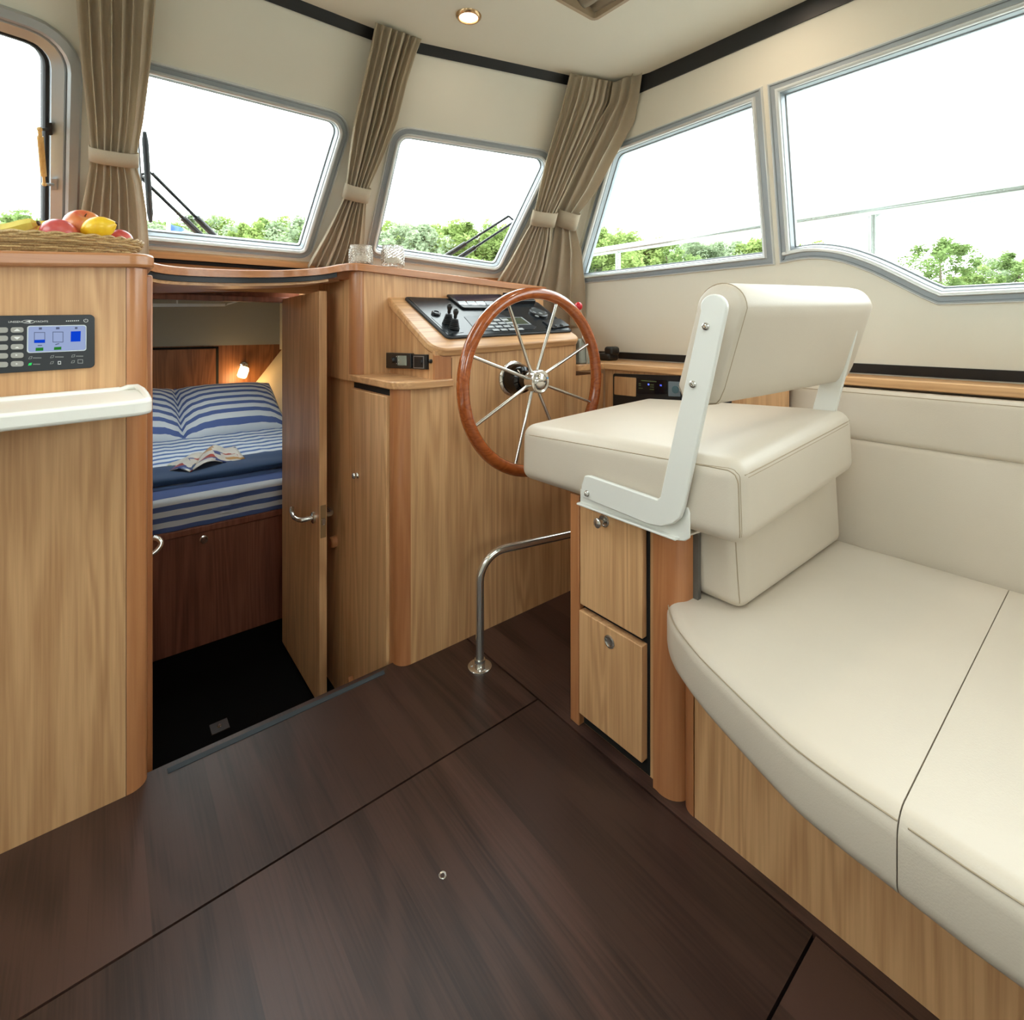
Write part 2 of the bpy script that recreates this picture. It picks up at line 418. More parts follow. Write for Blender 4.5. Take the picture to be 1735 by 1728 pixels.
# ---- floor: sub-floor board with veneered planks laid in four lift-out panels
sub = MB()
sub.prism([(-1.1, -1.7, -0.04), (1.95, -1.7, -0.04), (1.95, 1.45, -0.04), (0.95, 1.45, -0.04), (0.95, 1.473, -0.04), (-1.1, 1.473, -0.04)], (0, 0, 0.026))
floor = S(sub.build('floor', black_gap), 'dark brown plank floor of the saloon with hatch joints')
edges = [-1.1] + [0.07 + 0.125 * k for k in range(-9, 16) if -1.05 < 0.07 + 0.125 * k < 1.93]
def planks(x0, x1, y0, y1):
    xs = [x0] + [e for e in edges if x0 + 0.02 < e < x1 - 0.02] + [x1]
    for a, b in zip(xs, xs[1:]):
        MB().box(a, b, y0, y1, -0.014, 0.0).build('plank', wenge, floor)
G = 0.0025
planks(-1.1, 0.962 - G, 1.07 + G, 1.473); planks(-1.1, 0.962 - G, 0.354 + G, 1.07 - G)
planks(-1.1, 0.962 - G, -1.7, 0.354 - G); planks(0.962 + G, 1.95, -1.7, 1.45)
strip = MB().prism([onz(285, 1311, 0.0), onz(652, 1142, 0.0), onz(650, 1136, 0.0), onz(283, 1303, 0.0)], (0, 0, 0.0015)).build('anti_slip_strip', plain('slate_grip_tape', (58, 66, 72), 0.8), floor, label='thin slate grey grip strip')
hp = onz(750, 1483, 0.0)
MB().lathe(hp + V((0, 0, -0.004)), (0, 0, 1), [(0, 0.0), (0, 0.0075), (0.005, 0.0075), (0.0055, 0.0065), (0.0045, 0.004), (0.001, 0.0035), (0.001, 0)], 20).build('hatch_eye', steel_soft, floor, smooth=40, label='small round metal eye in hatch')

# ---- ceiling
CZ = 2.06
cl = [(1.70, -1.7), (1.70, 0.7), (1.690, 1.22), (1.655, 1.358), (1.47, 1.443), (0.865, 1.612), (0.78, 1.628), (0.02, 1.628), (-0.065, 1.612), (-0.67, 1.443), (-0.86, 1.36), (-0.9, 1.2), (-0.9, -1.7)]
sky_o = [onz(1008, 33, CZ), V((1.256, 0.55, CZ)), V((0.70, 0.55, CZ)), V((0.70, 1.122, CZ))]
sk = [(1.258, 1.124), (1.258, 0.56), (0.72, 0.56), (0.72, 1.124)]
rh = [(0.52, 0.55), (0.52, -0.30), (-0.32, -0.30), (-0.32, 0.55)]  # unseen roof opening, added to bring more daylight down on the seats
ceil = MB().prism([(x, y, CZ) for x, y in cl], (0, 0, 0.035), [[(x, y, CZ) for x, y in sk], [(x, y, CZ) for x, y in rh]])
S(ceil.build('ceiling', ceil_m), 'smooth cream headliner ceiling with angled front edge')
roof = MB().prism([(-1.0, -1.75, CZ + 0.09), (1.8, -1.75, CZ + 0.09), (1.8, 1.7, CZ + 0.09), (-1.0, 1.7, CZ + 0.09)], (0, 0, 0.03), [[(x, y, CZ + 0.09) for x, y in rh]])
S(roof.build('trim_1', white_metal), 'white outer roof shell above the headliner')

# ---- window outlines (2-D on their wall planes)
def L2(plane, pts3): return [plane.to2(p) for p in pts3]
mid_q = [P_MID.at_xz(0.711, 1.812), P_MID.at_xz(0.030, 1.812), P_MID.at_xz(0.075, 1.325), P_MID.at_xz(0.644, 1.325)]
W_MID = round2(L2(P_MID, mid_q), [0.075, 0.075, 0.05, 0.05])
stb_q = pxloop(P_STB, [(667, 212), (619, 434), (848, 465), (948, 259)])
W_STB = round2(L2(P_STB, stb_q), [0.075, 0.05, 0.06, 0.075])
prt_q = [V((0.8 - p.x, p.y, p.z)) for p in stb_q]
prt_q[0] = P_PRT.hit(129, 62); prt_q[1] = P_PRT.hit(120, 434); prt_q[2] = P_PRT.at_xz(prt_q[2].x, prt_q[2].z - 0.06)
W_PRT = round2(L2(P_PRT, prt_q), [0.10, 0.05, 0.06, 0.075])
sml_q = pxloop(P_SIDE, [(1036, 248), (970, 481), (1312, 446.5), (1290.5, 149.5)])
W_SML = round2(L2(P_SIDE, sml_q), [0.09, 0.03, 0, 0])
curve = [(1324, 444.5), (1372, 436.5), (1420, 441), (1470, 457.5), (1520, 481), (1560, 501), (1590, 514)]
big_q = [P_SIDE.hit(1303, 145)] + [P_SIDE.hit(u, v) for u, v in curve] + [P_SIDE.at_yz(-0.9, 1.128), P_SIDE.at_yz(-0.9, 1.858)]
def smooth_run(pts, i0, i1, n=5):   # Catmull-Rom through pts[i0..i1]
    out = pts[:i0]
    for i in range(i0, i1):
        p0 = pts[max(i - 1, i0)]; p1, p2 = pts[i], pts[i + 1]; p3 = pts[min(i + 2, i1)]
        for k in range(n):
            t = k / n; out.append(0.5 * ((2 * p1) + (p2 - p0) * t + (2 * p0 - 5 * p1 + 4 * p2 - p3) * t * t + (3 * p1 - p0 - 3 * p2 + p3) * t ** 3))
    return out + pts[i1:]
W_BIG = L2(P_SIDE, smooth_run(big_q, 1, 7))
def mirror(p): return V((0.8 - p.x, p.y, p.z))
W_PBIG = round2(L2(P_PSIDE, [P_PSIDE.at_yz(y, z) for y, z in ((0.2, 1.85), (-0.5, 1.85), (-0.5, 1.25), (0.2, 1.25))]), 0.04); W_PSML = L2(P_PSIDE, [mirror(P_SIDE.to3(p)) for p in W_SML])  # larger port window is out of view, cut down to limit port light

# ---- walls with real openings
def wall(name, plane, outline3, holes2, mat, label, th=0.03, inset=0.004):
    def shrink(l, k):
        n = len(l); cx = sum(p[0] for p in l) / n; cy = sum(p[1] for p in l) / n
        return [(p[0] + (cx - p[0]) * k, p[1] + (cy - p[1]) * k) for p in l]
    mb = MB().prism(outline3, plane.n * -th, [[plane.to3(p) for p in shrink(h, inset)] for h in holes2])
    return S(mb.build(name, mat), label)
zt, zb = CZ + 0.04, 1.322
c_t = V((1.699 - 0.0071, 1.374 - 0.022, zt)); 
def corner(z):   # line where front starboard facet meets side wall
    x = 1.9 - 0.178 * (z - 0.93); return V((x, P_STB.at_xz(x, z).y, z))
wall('wall_front', P_MID, [P_MID.at_xz(0, zt), P_MID.at_xz(0.8, zt), P_MID.at_xz(0.8, zb - .03), P_MID.at_xz(0, zb - .03)], [W_MID], wall_m, 'warm white wall panel around the middle windscreen')
wall('wall_front_starboard', P_STB, [P_STB.at_xz(0.8, zt), corner(zt), corner(0.87), P_STB.at_xz(0.8, 0.87)], [W_STB], wall_m, 'warm white angled wall panel around the right windscreen')
wall('wall_front_port', P_PRT, [P_PRT.at_xz(0.0, zt), mirror(corner(zt)), mirror(corner(1.2)), P_PRT.at_xz(0.0, 1.2)], [W_PRT], wall_m, 'warm white angled wall panel around the left windscreen')
wall('wall_right', P_SIDE, [P_SIDE.at_yz(-1.7, zt), P_SIDE.at_yz(-1.7, 0.86), corner(0.86), corner(zt)], [W_SML, W_BIG], wall_m, 'warm white side wall with two windows above the bench')
wall('wall_left', P_PSIDE, [mirror(p) for p in (P_SIDE.at_yz(-1.7, zt), P_SIDE.at_yz(-1.7, 0.0), P_SIDE.at_yz(2.3, 0.0), corner(1.2), corner(zt))], [W_PSML, W_PBIG], wall_m, 'warm white port side wall behind the galley')
P_AFT = Plane((0.4, -1.7, 0), (0, 1, 0))
W_AFT = round2([P_AFT.to2((x, -1.7, z)) for x, z in ((-0.45, 1.75), (0.75, 1.75), (0.75, 1.15), (-0.45, 1.15))], 0.05)  # unseen aft window, its size set by the light wanted from behind
wall('wall_back', P_AFT, [V((-1.2, -1.7, -0.04)), V((2.05, -1.7, -0.04)), V((2.05, -1.7, zt)), V((-1.2, -1.7, zt))], [W_AFT], wall_m, 'aft wall with an unseen window behind the viewer')
S(MB().box(1.9, 1.93, -1.7, 1.86, -0.04, 0.87).build('wall_right_lower', wall_m), 'hidden lower hull lining behind the bench')

# ---- windows: aluminium frame, dark gasket, pane
ALU_PROF = [(-0.002, -0.002), (-0.002, 0.007), (0.001, 0.010), (0.005, 0.010), (0.007, 0.006), (0.022, 0.006), (0.036, 0.004), (0.040, -0.012), (0.040, -0.045), (0.016, -0.045), (0.012, -0.002)]
BEAD_PROF = [(0.020, 0.004), (0.021, 0.013), (0.024, 0.017), (0.029, 0.016), (0.033, 0.010), (0.034, 0.003)]
OUT_PROF = [(-0.0045, -0.001), (-0.004, 0.006), (-0.0015, 0.0095), (0.0015, 0.0095), (0.003, 0.004)]
def inset_loop(loop2, k):
    mb = MB(); pl = Plane((0, 0, 0), (0, 0, 1)); mb.sweep(pl, loop2, [(k, 0), (k, 0.001)])
    n = len(loop2); return [pl.to2(p) for p in mb.v[:n]]
def window(n, plane, loop2, label, prof=ALU_PROF, glass_in=0.036, k=-0.030, mat=None, gasket=True, bead=True):
    c = sum((plane.to3(p) for p in loop2), V()) / len(loop2)
    w = S(empty('window_%d' % n, c), label, None)
    MB().sweep(plane, loop2, prof).build('frame', mat or alu_grey, w, smooth=35)
    if bead:
        MB().sweep(plane, loop2, BEAD_PROF).build('bead', alu_white, w, smooth=50); MB().sweep(plane, loop2, OUT_PROF).build('outer_lip', alu_white, w, smooth=50)
    if gasket: MB().sweep(plane, loop2, [(glass_in - 0.002, k - 0.006), (glass_in - 0.002, k + 0.010), (glass_in + 0.008, k + 0.010), (glass_in + 0.008, k - 0.006)]).build('gasket', alu_grey, w, smooth=35)
    inner = inset_loop(loop2, glass_in - 0.006)
    MB().prism([plane.to3(p, k) for p in inner], plane.n * 0.005).build('pane', glass_m, w)
    return w
window(1, P_MID, W_MID, 'middle windscreen with rounded aluminium frame')
window(2, P_STB, W_STB, 'right windscreen with rounded aluminium frame above the helm')
SIDE_PROF = ALU_PROF
window(3, P_SIDE, W_SML, 'small starboard side window ahead of the post', SIDE_PROF)
window(4, P_SIDE, W_BIG, 'large starboard side window with curved lower edge', SIDE_PROF)
w5 = window(5, P_PRT, W_PRT, 'left opening windscreen with wide inner frame', [(-0.014, 0.0), (-0.014, 0.010), (-0.008, 0.016), (0.012, 0.016), (0.018, 0.010), (0.018, -0.05), (0.008, -0.05), (0.008, 0.0)], 0.058, -0.05, mat=alu, gasket=False, bead=False)
MB().sweep(P_PRT, W_PRT, [(0.018, -0.012), (0.018, 0.004), (0.024, 0.008), (0.048, -0.004), (0.050, -0.050), (0.040, -0.056), (0.022, -0.04)]).build('opening_sash', alu, w5, smooth=35)
MB().sweep(P_PRT, W_PRT, [(0.047, -0.056), (0.047, -0.022), (0.056, -0.022), (0.060, -0.028), (0.060, -0.056)]).build('gasket', rubber, w5, smooth=35)
window(6, P_PSIDE, W_PSML, 'port side window ahead of the post', SIDE_PROF)
window(7, P_PSIDE, W_PBIG, 'unseen port side window, sized for the light', SIDE_PROF)
P_RH = Plane((0.10, 0.12, CZ + 0.12), (0, 0, -1))
window(10, P_RH, L2(P_RH, [V((x, y, CZ + 0.12)) for x, y in rh]), 'added glazed roof hatch above the viewer, unseen, for top light', [(-0.03, 0.0), (-0.03, 0.02), (0.0, 0.02), (0.002, 0.0), (0.002, -0.03), (-0.03, -0.03)], 0.004, -0.02, mat=alu, gasket=False, bead=False)
window(8, P_AFT, W_AFT, 'unseen aft window, sized for the light', SIDE_PROF)
# gas strut of the opening windscreen: part of that window
st_a = P_PRT.off(0.045).hit(67, 219); st_b = P_PRT.off(0.035).hit(75, 312)
su = (st_b - st_a)
strut = MB().tube([st_a, st_a + su * 0.15], 0.0045, 12).tube([st_a + su * 0.12, st_a + su * 0.84], 0.0072, 14).tube([st_a + su * 0.84, st_b], 0.0035, 10).ball(st_a, 0.0065).ball(st_b, 0.006).build('gas_strut', wood('gold_strut', (222, 184, 120), (190, 146, 84), 2, rough=0.18), w5, smooth=40, label='short amber gas strut')
MB().hexa([P_PRT.off(k).hit(u, v) for k in (-0.01, 0.012) for u, v in ((78, 229), (89, 229), (88, 208), (77, 208))]).tube([st_a, P_PRT.off(0.012).hit(82, 219)], 0.004, 10).build('strut_bracket', black_plastic, strut)
MB().hexa([P_PRT.off(k).hit(u, v) for k in (-0.01, 0.012) for u, v in ((86, 322), (96, 322), (96, 303), (87, 303))]).tube([st_b, P_PRT.off(0.012).hit(90, 313)], 0.004, 10).build('strut_bracket', alu, strut)

# ---- black curtain rails under the ceiling edge, wooden window apron, shadow gap of the side wall
def band(name, pts, z0, z1, th, mat, nrm, label):
    mb = MB()
    for a, b in zip(pts, pts[1:]):
        mb.hexa([a(z0), b(z0), b(z0) + nrm * th, a(z0) + nrm * th, a(z1), b(z1), b(z1) + nrm * th, a(z1) + nrm * th])
    return S(mb.build(name, mat), label)
band('trim_2', [lambda z: P_MID.at_xz(0.0, z), lambda z: P_MID.at_xz(0.8, z)], CZ - 0.028, CZ + 0.01, 0.006, black_rail, P_MID.n, 'black curtain rail above the middle windscreen')
band('trim_3', [lambda z: P_STB.at_xz(0.8, z), lambda z: corner(z)], CZ - 0.028, CZ + 0.01, 0.006, black_rail, P_STB.n, 'black curtain rail above the right windscreen')
band('trim_4', [lambda z: P_PRT.at_xz(0.0, z), lambda z: mirror(corner(z))], CZ - 0.028, CZ + 0.01, 0.006, black_rail, P_PRT.n, 'black curtain rail above the left windscreen')
band('trim_5', [lambda z: P_SIDE.at_yz(-1.65, z), lambda z: corner(z)], CZ - 0.055, CZ + 0.01, 0.006, black_rail, P_SIDE.n, 'black curtain rail along the starboard side')
band('trim_6', [lambda z: P_SIDE.at_yz(-1.65, z), lambda z: P_SIDE.at_yz(1.72, z)], 0.905, 0.935, 0.004, black_rail, P_SIDE.n, 'black strip at the foot of the side wall')
ap = [lambda z: P_MID.at_xz(0.0, z), lambda z: P_MID.at_xz(0.8, z)]
band('trim_7', ap, 1.19, 1.312, 0.004, oak[0], P_MID.n, 'wooden apron below the middle windscreen')
band('trim_8', ap, 1.293, 1.312, 0.016, oak[0], P_MID.n, 'pale wooden sill below the middle windscreen')
band('trim_9', ap, 1.278, 1.287, 0.014, black_gap, P_MID.n, 'black line below the pale windscreen sill')
band('trim_10', [lambda z: P_STB.at_xz(0.8, z), lambda z: corner(z)], 1.20, 1.285, 0.006, oak[0], P_STB.n, 'wooden apron below the right windscreen')

# ---- wooden posts on the two windscreen mullions (seen behind the curtains)
for n, x in ((11, 0.8), (12, 0.0)):
    pl = P_MID
    S(MB().hexa([pl.at_xz(x - 0.02, 1.25) , pl.at_xz(x + 0.02, 1.25), pl.at_xz(x + 0.02, 1.25) + pl.n * 0.02, pl.at_xz(x - 0.02, 1.25) + pl.n * 0.02,
              pl.at_xz(x - 0.02, 1.50), pl.at_xz(x + 0.02, 1.50), pl.at_xz(x + 0.02, 1.50) + pl.n * 0.02, pl.at_xz(x - 0.02, 1.50) + pl.n * 0.02]).build('trim_%d' % n, cherry[2]), 'cherry wood foot of the %s windscreen post' % ('right' if x > 0.4 else 'left'))

# ---- companionway and forward cabin shell
LZ = -0.36
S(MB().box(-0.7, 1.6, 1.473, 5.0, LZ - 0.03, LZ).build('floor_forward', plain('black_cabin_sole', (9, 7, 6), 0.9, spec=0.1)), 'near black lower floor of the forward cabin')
S(MB().box(0.081, 0.712, 1.45, 1.473, LZ, -0.04).build('wall_step', mahog), 'dark riser below the companionway threshold')
S(MB().box(0.06, 0.081, 1.51, 2.40, LZ, 1.18).build('wall_companionway_left', oak[2]), 'oak side of the companionway beside the galley unit')
up = MB().box(0.712, 0.735, 1.80, 2.40, LZ, 0.857).box(0.70, 0.735, 1.79, 2.40, 0.857, 1.225)
S(up.build('wall_companionway_right', oak[2]), 'oak side of the companionway behind the open door')
blk = MB().prism([(-0.9, 2.4, LZ), (0.155, 2.4, LZ), (0.155, 2.4, 1.16), (0.655, 2.4, 1.16), (0.655, 2.4, LZ), (1.9, 2.4, LZ), (1.9, 2.4, 1.3), (-0.9, 2.4, 1.3)], (0, 0.025, 0))
S(blk.build('wall_bulkhead', mahog), 'reddish bulkhead around the forward cabin doorway')
fr = MB().box(0.128, 0.155, 2.375, 2.43, LZ, 1.184).box(0.655, 0.68, 2.375, 2.43, LZ, 1.184).box(0.128, 0.68, 2.375, 2.43, 1.16, 1.184)
S(fr.build('trim_13', mahog, bevel=0.003), 'reddish frame of the forward cabin doorway')
S(MB().box(0.083, 0.105, 1.60, 1.63, LZ, 1.185).build('trim_14', cherry[2], bevel=0.004), 'cherry strip at the left side of the companionway')
# cabin lining
HB = 4.70
hull = lambda x, y, z: V((x, y, z))
S(MB().hexa([hull(0.87, HB, 0.39), hull(1.45, 2.425, 0.30), hull(1.50, 2.425, 0.30), hull(0.92, HB, 0.39), hull(1.235, HB, 0.87), hull(1.80, 2.425, 0.90), hull(1.85, 2.425, 0.90), hull(1.285, HB, 0.87)]).build('wall_cabin_right', painted('cream_cabin_lining', (220, 208, 178))), 'cream sloping hull lining of the forward cabin')
S(MB().hexa([hull(-0.07, HB, 0.39), hull(-0.65, 2.425, 0.30), hull(-0.70, 2.425, 0.30), hull(-0.12, HB, 0.39), hull(-0.435, HB, 0.87), hull(-1.0, 2.425, 0.90), hull(-1.05, 2.425, 0.90), hull(-0.485, HB, 0.87)]).build('wall_cabin_left', painted('cream_cabin_lining_port', (220, 208, 178))), 'cream sloping hull lining on the port side of the cabin')
S(MB().box(-0.6, 1.5, HB, HB + 0.02, LZ, 0.92).build('wall_headboard', walnut), 'brown veneered headboard wall of the forward cabin')
S(MB().prism([(-1.1, HB - 0.005, 0.905), (1.9, HB - 0.005, 0.905), (1.9, HB - 0.005, 1.32), (-1.1, HB - 0.005, 1.32)], (0, 0.03, 0)).build('wall_cabin_front', painted('grey_cabin_upper', (150, 150, 140))), 'grey upper front wall of the forward cabin')
S(MB().hexa([(1.45, 2.425, LZ), (1.5, 2.425, LZ), (1.0, HB, LZ), (0.95, HB, LZ), (1.45, 2.425, .31), (1.5, 2.425, .31), (1.0, HB, .40), (0.95, HB, .40)]).build('wall_cabin_right_lower', walnut), 'brown lower hull lining beside the bed')
S(MB().hexa([(-.70, 2.425, LZ), (-.65, 2.425, LZ), (-.15, HB, LZ), (-.2, HB, LZ), (-.70, 2.425, .31), (-.65, 2.425, .31), (-.15, HB, .40), (-.2, HB, .40)]).build('wall_cabin_left_lower', walnut), 'brown lower hull lining at the port side of the bed')
S(MB().hexa([(1.78, 2.425, .88), (1.83, 2.425, .88), (1.26, HB, .86), (1.21, HB, .86), (1.78, 2.425, 1.34), (1.83, 2.425, 1.34), (1.26, HB, 1.34), (1.21, HB, 1.34)]).build('wall_cabin_right_upper', painted('cabin_upper_lining', (206, 198, 180))), 'upper side lining of the forward cabin, starboard')
S(MB().hexa([(-1.03, 2.425, .88), (-.98, 2.425, .88), (-.41, HB, .86), (-.46, HB, .86), (-1.03, 2.425, 1.34), (-.98, 2.425, 1.34), (-.41, HB, 1.34), (-.46, HB, 1.34)]).build('wall_cabin_left_upper', painted('cabin_upper_lining_port', (206, 198, 180))), 'upper side lining of the forward cabin, port')
hx0, hx1, hy0, hy1 = 0.10, 0.72, 2.95, 3.55
S(MB().prism([(-1.1, 2.41, 1.30), (1.9, 2.41, 1.30), (1.9, HB + 0.03, 1.30), (-1.1, HB + 0.03, 1.30)], (0, 0, 0.04), [[(hx0, hy0, 1.30), (hx1, hy0, 1.30), (hx1, hy1, 1.30), (hx0, hy1, 1.30)]]).build('ceiling_forward', painted('cabin_roof', (226, 222, 212))), 'pale roof of the forward cabin with a deck hatch')
P_HATCH = Plane((0.41, 3.25, 1.30), (0, 0, -1))
window(9, P_HATCH, L2(P_HATCH, [V((x, y, 1.30)) for x, y in ((hx0, hy0), (hx1, hy0), (hx1, hy1), (hx0, hy1))]), 'square deck hatch over the forward berth', [(-0.02, 0.0), (-0.02, 0.012), (0.004, 0.012), (0.006, 0.0), (0.006, -0.05), (-0.002, -0.05)], 0.004, -0.045, mat=alu, gasket=False, bead=False)
hb = MB()
hbx = 0.735
lp = MB().box(-0.4, 0.722, HB - 0.022, HB - 0.001, 0.36, 0.878)
S(lp.build('trim_15', walnut), 'brown locker panel in the headboard wall')
S(MB().box(0.725, 0.745, HB - 0.004, HB - 0.0005, 0.36, 0.895).box(-0.4, 0.745, HB - 0.004, HB - 0.0005, 0.882, 0.897).build('trim_16', black_gap), 'black joint around the headboard locker panel')

# ---- outside: side deck, water
S(MB().box(1.97, 2.75, -2.5, 3.2, 0.82, 0.85).build('deck_starboard', plain('pale_deck_paint', (232, 231, 226), 0.6)), 'pale starboard side deck outside the windows')
S(MB().box(-1.95, -1.17, -2.5, 3.2, 0.82, 0.85).build('deck_port', plain('pale_deck_paint_port', (232, 231, 226), 0.6)), 'pale port side deck outside the windows')
S(MB().box(-1.0, 2.4, 4.76, 6.4, 1.0, 1.03).build('deck_front', plain('pale_foredeck', (228, 227, 222), 0.6)), 'pale foredeck ahead of the cabin')
wt = NT('river_water'); wco = wt.coords(False); wnz = wt.noise(wt.scaled(wco, (1, 1, 1)), 1.4, 4.0)
water_m = wt.bsdf(lin(150, 156, 150), 0.12, 0.0, wnz, 0.03, 0.3)
S(MB().prism([(-300, -300, -1.0), (300, -300, -1.0), (300, 300, -1.0), (-300, 300, -1.0)], (0, 0, -0.5)).build('ground_water', water_m), 'grey green river around the boat')

# ================================================================== GALLEY UNIT (left)
P_GAL = Plane((0, YF, 0), (0, -1, 0))
gz = lambda x: 1.216 + 0.066 * (x - 0.06)           # worktop follows the camber of the roof line
gal = thing('galley_cabinet', (-0.5, 1.65, 0), 'tall light oak galley cabinet at left with rounded cherry corner post', 'cabinet')
MB().hexa([(-1.0, YF, 0), (0.0445, YF, 0), (0.0445, 1.95, 0), (-1.0, 1.95, 0), (-1.0, YF, gz(-1.0) - 0.03), (0.0445, YF, gz(0.0445) - 0.03), (0.0445, 1.95, gz(0.0445) - 0.03), (-1.0, 1.95, gz(-1.0) - 0.03)]).build('front_panel', oak[2], gal)
def qround(cx, cy, r, a0, a1, n=8): return [(cx + r * math.cos(math.radians(a0 + (a1 - a0) * k / n)), cy + r * math.sin(math.radians(a0 + (a1 - a0) * k / n))) for k in range(n + 1)]
pst = [(0.0455, YF + 0.05)] + [(0.0455, YF)] + qround(0.0455 + 0.004, YF + 0.036, 0.036, -90, 0, 8) + [(0.0855, YF + 0.075), (0.0455, YF + 0.075)]
MB().prism([(x, y, 0.0) for x, y in pst[1:]], (0, 0, gz(0.06) - 0.03)).build('corner_post', cherry[2], gal, smooth=30)
top_o = round2([(-1.0, YF - 0.022), (0.098, YF - 0.022), (0.098, 1.72), (0.06, 1.74), (0.0, 2.10), (-1.0, 1.80)], [0.0, 0.05, 0.0, 0.0, 0.0, 0.0], 8)
mb = MB().prism([(x, y, gz(x) - 0.03) for x, y in top_o], (0, 0, 0.03))
wt_o = mb.build('worktop', cherry[0], None, bevel=0.006); tag(wt_o, 'cherry edged top of the galley cabinet under the fruit basket', 'worktop')
# white galley ledge
ledge = thing('galley_ledge', (-0.3, 1.3, 0.87), 'white solid surface ledge with raised rear lip across the galley cabinet', 'countertop')
lz = lambda x: 0.911 + 0.035 * (x - 0.05)
lo = round2([(-1.0, YF - 0.004), (0.070, YF - 0.004), (0.080, 1.28), (0.080, 1.205), (-1.0, 1.205)], [0, 0.012, 0.03, 0.03, 0], 5)
MB().prism([(x, y, lz(x) - 0.031) for x, y in lo], (0, 0, 0.031)).build('slab', white_top, ledge, bevel=0.007, segs=3)
MB().hexa([(-1.0, YF - 0.016, lz(-1.0) - 0.003), (0.035, YF - 0.016, lz(0.035) - 0.003), (0.035, YF - 0.001, lz(0.035) - 0.003), (-1.0, YF - 0.001, lz(-1.0) - 0.003), (-1.0, YF - 0.010, lz(-1.0) + 0.008), (0.035, YF - 0.010, lz(0.035) + 0.008), (0.035, YF - 0.001, lz(0.035) + 0.008), (-1.0, YF - 0.001, lz(-1.0) + 0.008)]).build('rear_lip', white_top, ledge, bevel=0.003)
MB().tube([V((0.034, YF - 0.008, lz(0.03) + 0.001)), V((0.048, YF - 0.008, lz(0.05) + 0.006)), V((0.064, YF - 0.012, lz(0.06) + 0.006)), V((0.070, 1.36, lz(0.07) + 0.004)), V((0.073, 1.30, lz(0.07))), V((0.074, 1.24, lz(0.07) - 0.004))], 0.006, 10).build('end_lip', white_top, ledge, smooth=60)
# monitor panel
pan = thing('tank_monitor_panel', P_GAL.hit(80, 625), 'charcoal control panel with blue tank display on the galley cabinet', 'control panel')
ppx = lambda a, b: (a * 180 / 1735, 500 + b * 160 / 1542)       # detail picture -> photo pixels
def pl_px(pts): return [ppx(a, b) for a, b in pts]
face = plate(P_GAL, [(-120, 536.2), (160.5, 533), (160.5, 622.5), (-120, 640)], 0.0, 0.006, 0.009).build('face_plate', dark_panel, pan, bevel=0.0012)
scr = plate(P_GAL, pl_px([(450, 500), (1415, 485), (1412, 905), (445, 945)]), 0.006, 0.0072, 0.005).build('bezel', plain('pale_bezel', (196, 206, 214), 0.3), pan)
plate(P_GAL, pl_px([(470, 515), (1400, 500), (1397, 890), (468, 930)]), 0.0072, 0.0076, 0.004).build('screen', emit('lit_blue_grey_screen', (160, 176, 216), 0.9), pan, label='lit pale blue display')
tank_blue = emit('tank_level_blue', (16, 70, 214), 0.9); tank_grn = emit('level_green', (48, 136, 52), 0.8); ink = emit('screen_ink', (96, 106, 134), 0.8)
for q in ([(568, 730), (740, 724), (738, 774), (566, 780)], [(1160, 592), (1322, 586), (1316, 754), (1156, 760)]):
    plate(P_GAL, pl_px(q), 0.0076, 0.0079).build('tank_bar', tank_blue, pan)
for q in ([(590, 858), (714, 852), (712, 904), (586, 910)], [(888, 848), (1006, 840), (1004, 888), (884, 894)]):
    plate(P_GAL, pl_px(q), 0.0076, 0.0079).build('level_bar', tank_grn, pan)
def frame_px(x0, y0, x1, y1, w=10):
    mb = MB()
    for q in ((x0, y0, x1, y0 + w), (x0, y1 - w, x1, y1), (x0, y0, x0 + w, y1), (x1 - w, y0, x1, y1)):
        a, b, c, d = q; s = plate(P_GAL, pl_px([(a, b), (c, b), (c, d), (a, d)]), 0.0076, 0.0078); mb.add(s.v, s.f)
    return mb
frame_px(562, 604, 742, 780).build('tank_outline', ink, pan); frame_px(864, 596, 1038, 770).build('tank_outline', ink, pan)
for q in ([(640, 528), (690, 526), (690, 562), (640, 564)], [(918, 524), (976, 522), (976, 556), (918, 558)], [(1226, 522), (1268, 520), (1268, 552), (1226, 554)], [(622, 814), (692, 812), (692, 826), (622, 828)], [(906, 800), (968, 784), (972, 796), (910, 814)]):
    plate(P_GAL, pl_px(q), 0.0076, 0.0078).build('screen_icon', ink, pan)
btn = plain('grey_membrane_key', (158, 158, 154), 0.45); white_ink = plain('white_print', (226, 228, 228), 0.5)
for cx, w in ((288, 104), (30, 110), (-230, 104)):
    for i, cy in enumerate((568, 700, 842, 980, 1118)):
        cyy = cy - (288 - cx) * (-0.012 - 0.01 * i)
        plate(P_GAL, pl_px([(cx - w, cyy - 42), (cx + w, cyy - 46), (cx + w, cyy + 42), (cx - w, cyy + 46)]), 0.006, 0.0085, 0.004).build('key', btn, pan, bevel=0.0006)
for q in ([(232, 588), (288, 546), (344, 584)], [(232, 682), (344, 680), (288, 726)], [(250, 864), (288, 840), (328, 862)], [(264, 962), (300, 976), (264, 992)], [(268, 1104), (306, 1118), (268, 1132)]):
    plate(P_GAL, pl_px(q), 0.0085, 0.0089).build('key_symbol', white_ink, pan)
gx, gy = P_GAL.hit(*ppx(1400, 420)) - P_GAL.hit(*ppx(1300, 421)), V((0, 0, 1))
text('lettering', 'LINSSEN', 0.0052, P_GAL.hit(*ppx(250, 438)) + P_GAL.n * 0.006, gx, gy, white_ink, pan)
text('lettering', 'YACHTS', 0.0052, P_GAL.hit(*ppx(685, 432)) + P_GAL.n * 0.006, gx, gy, white_ink, pan)
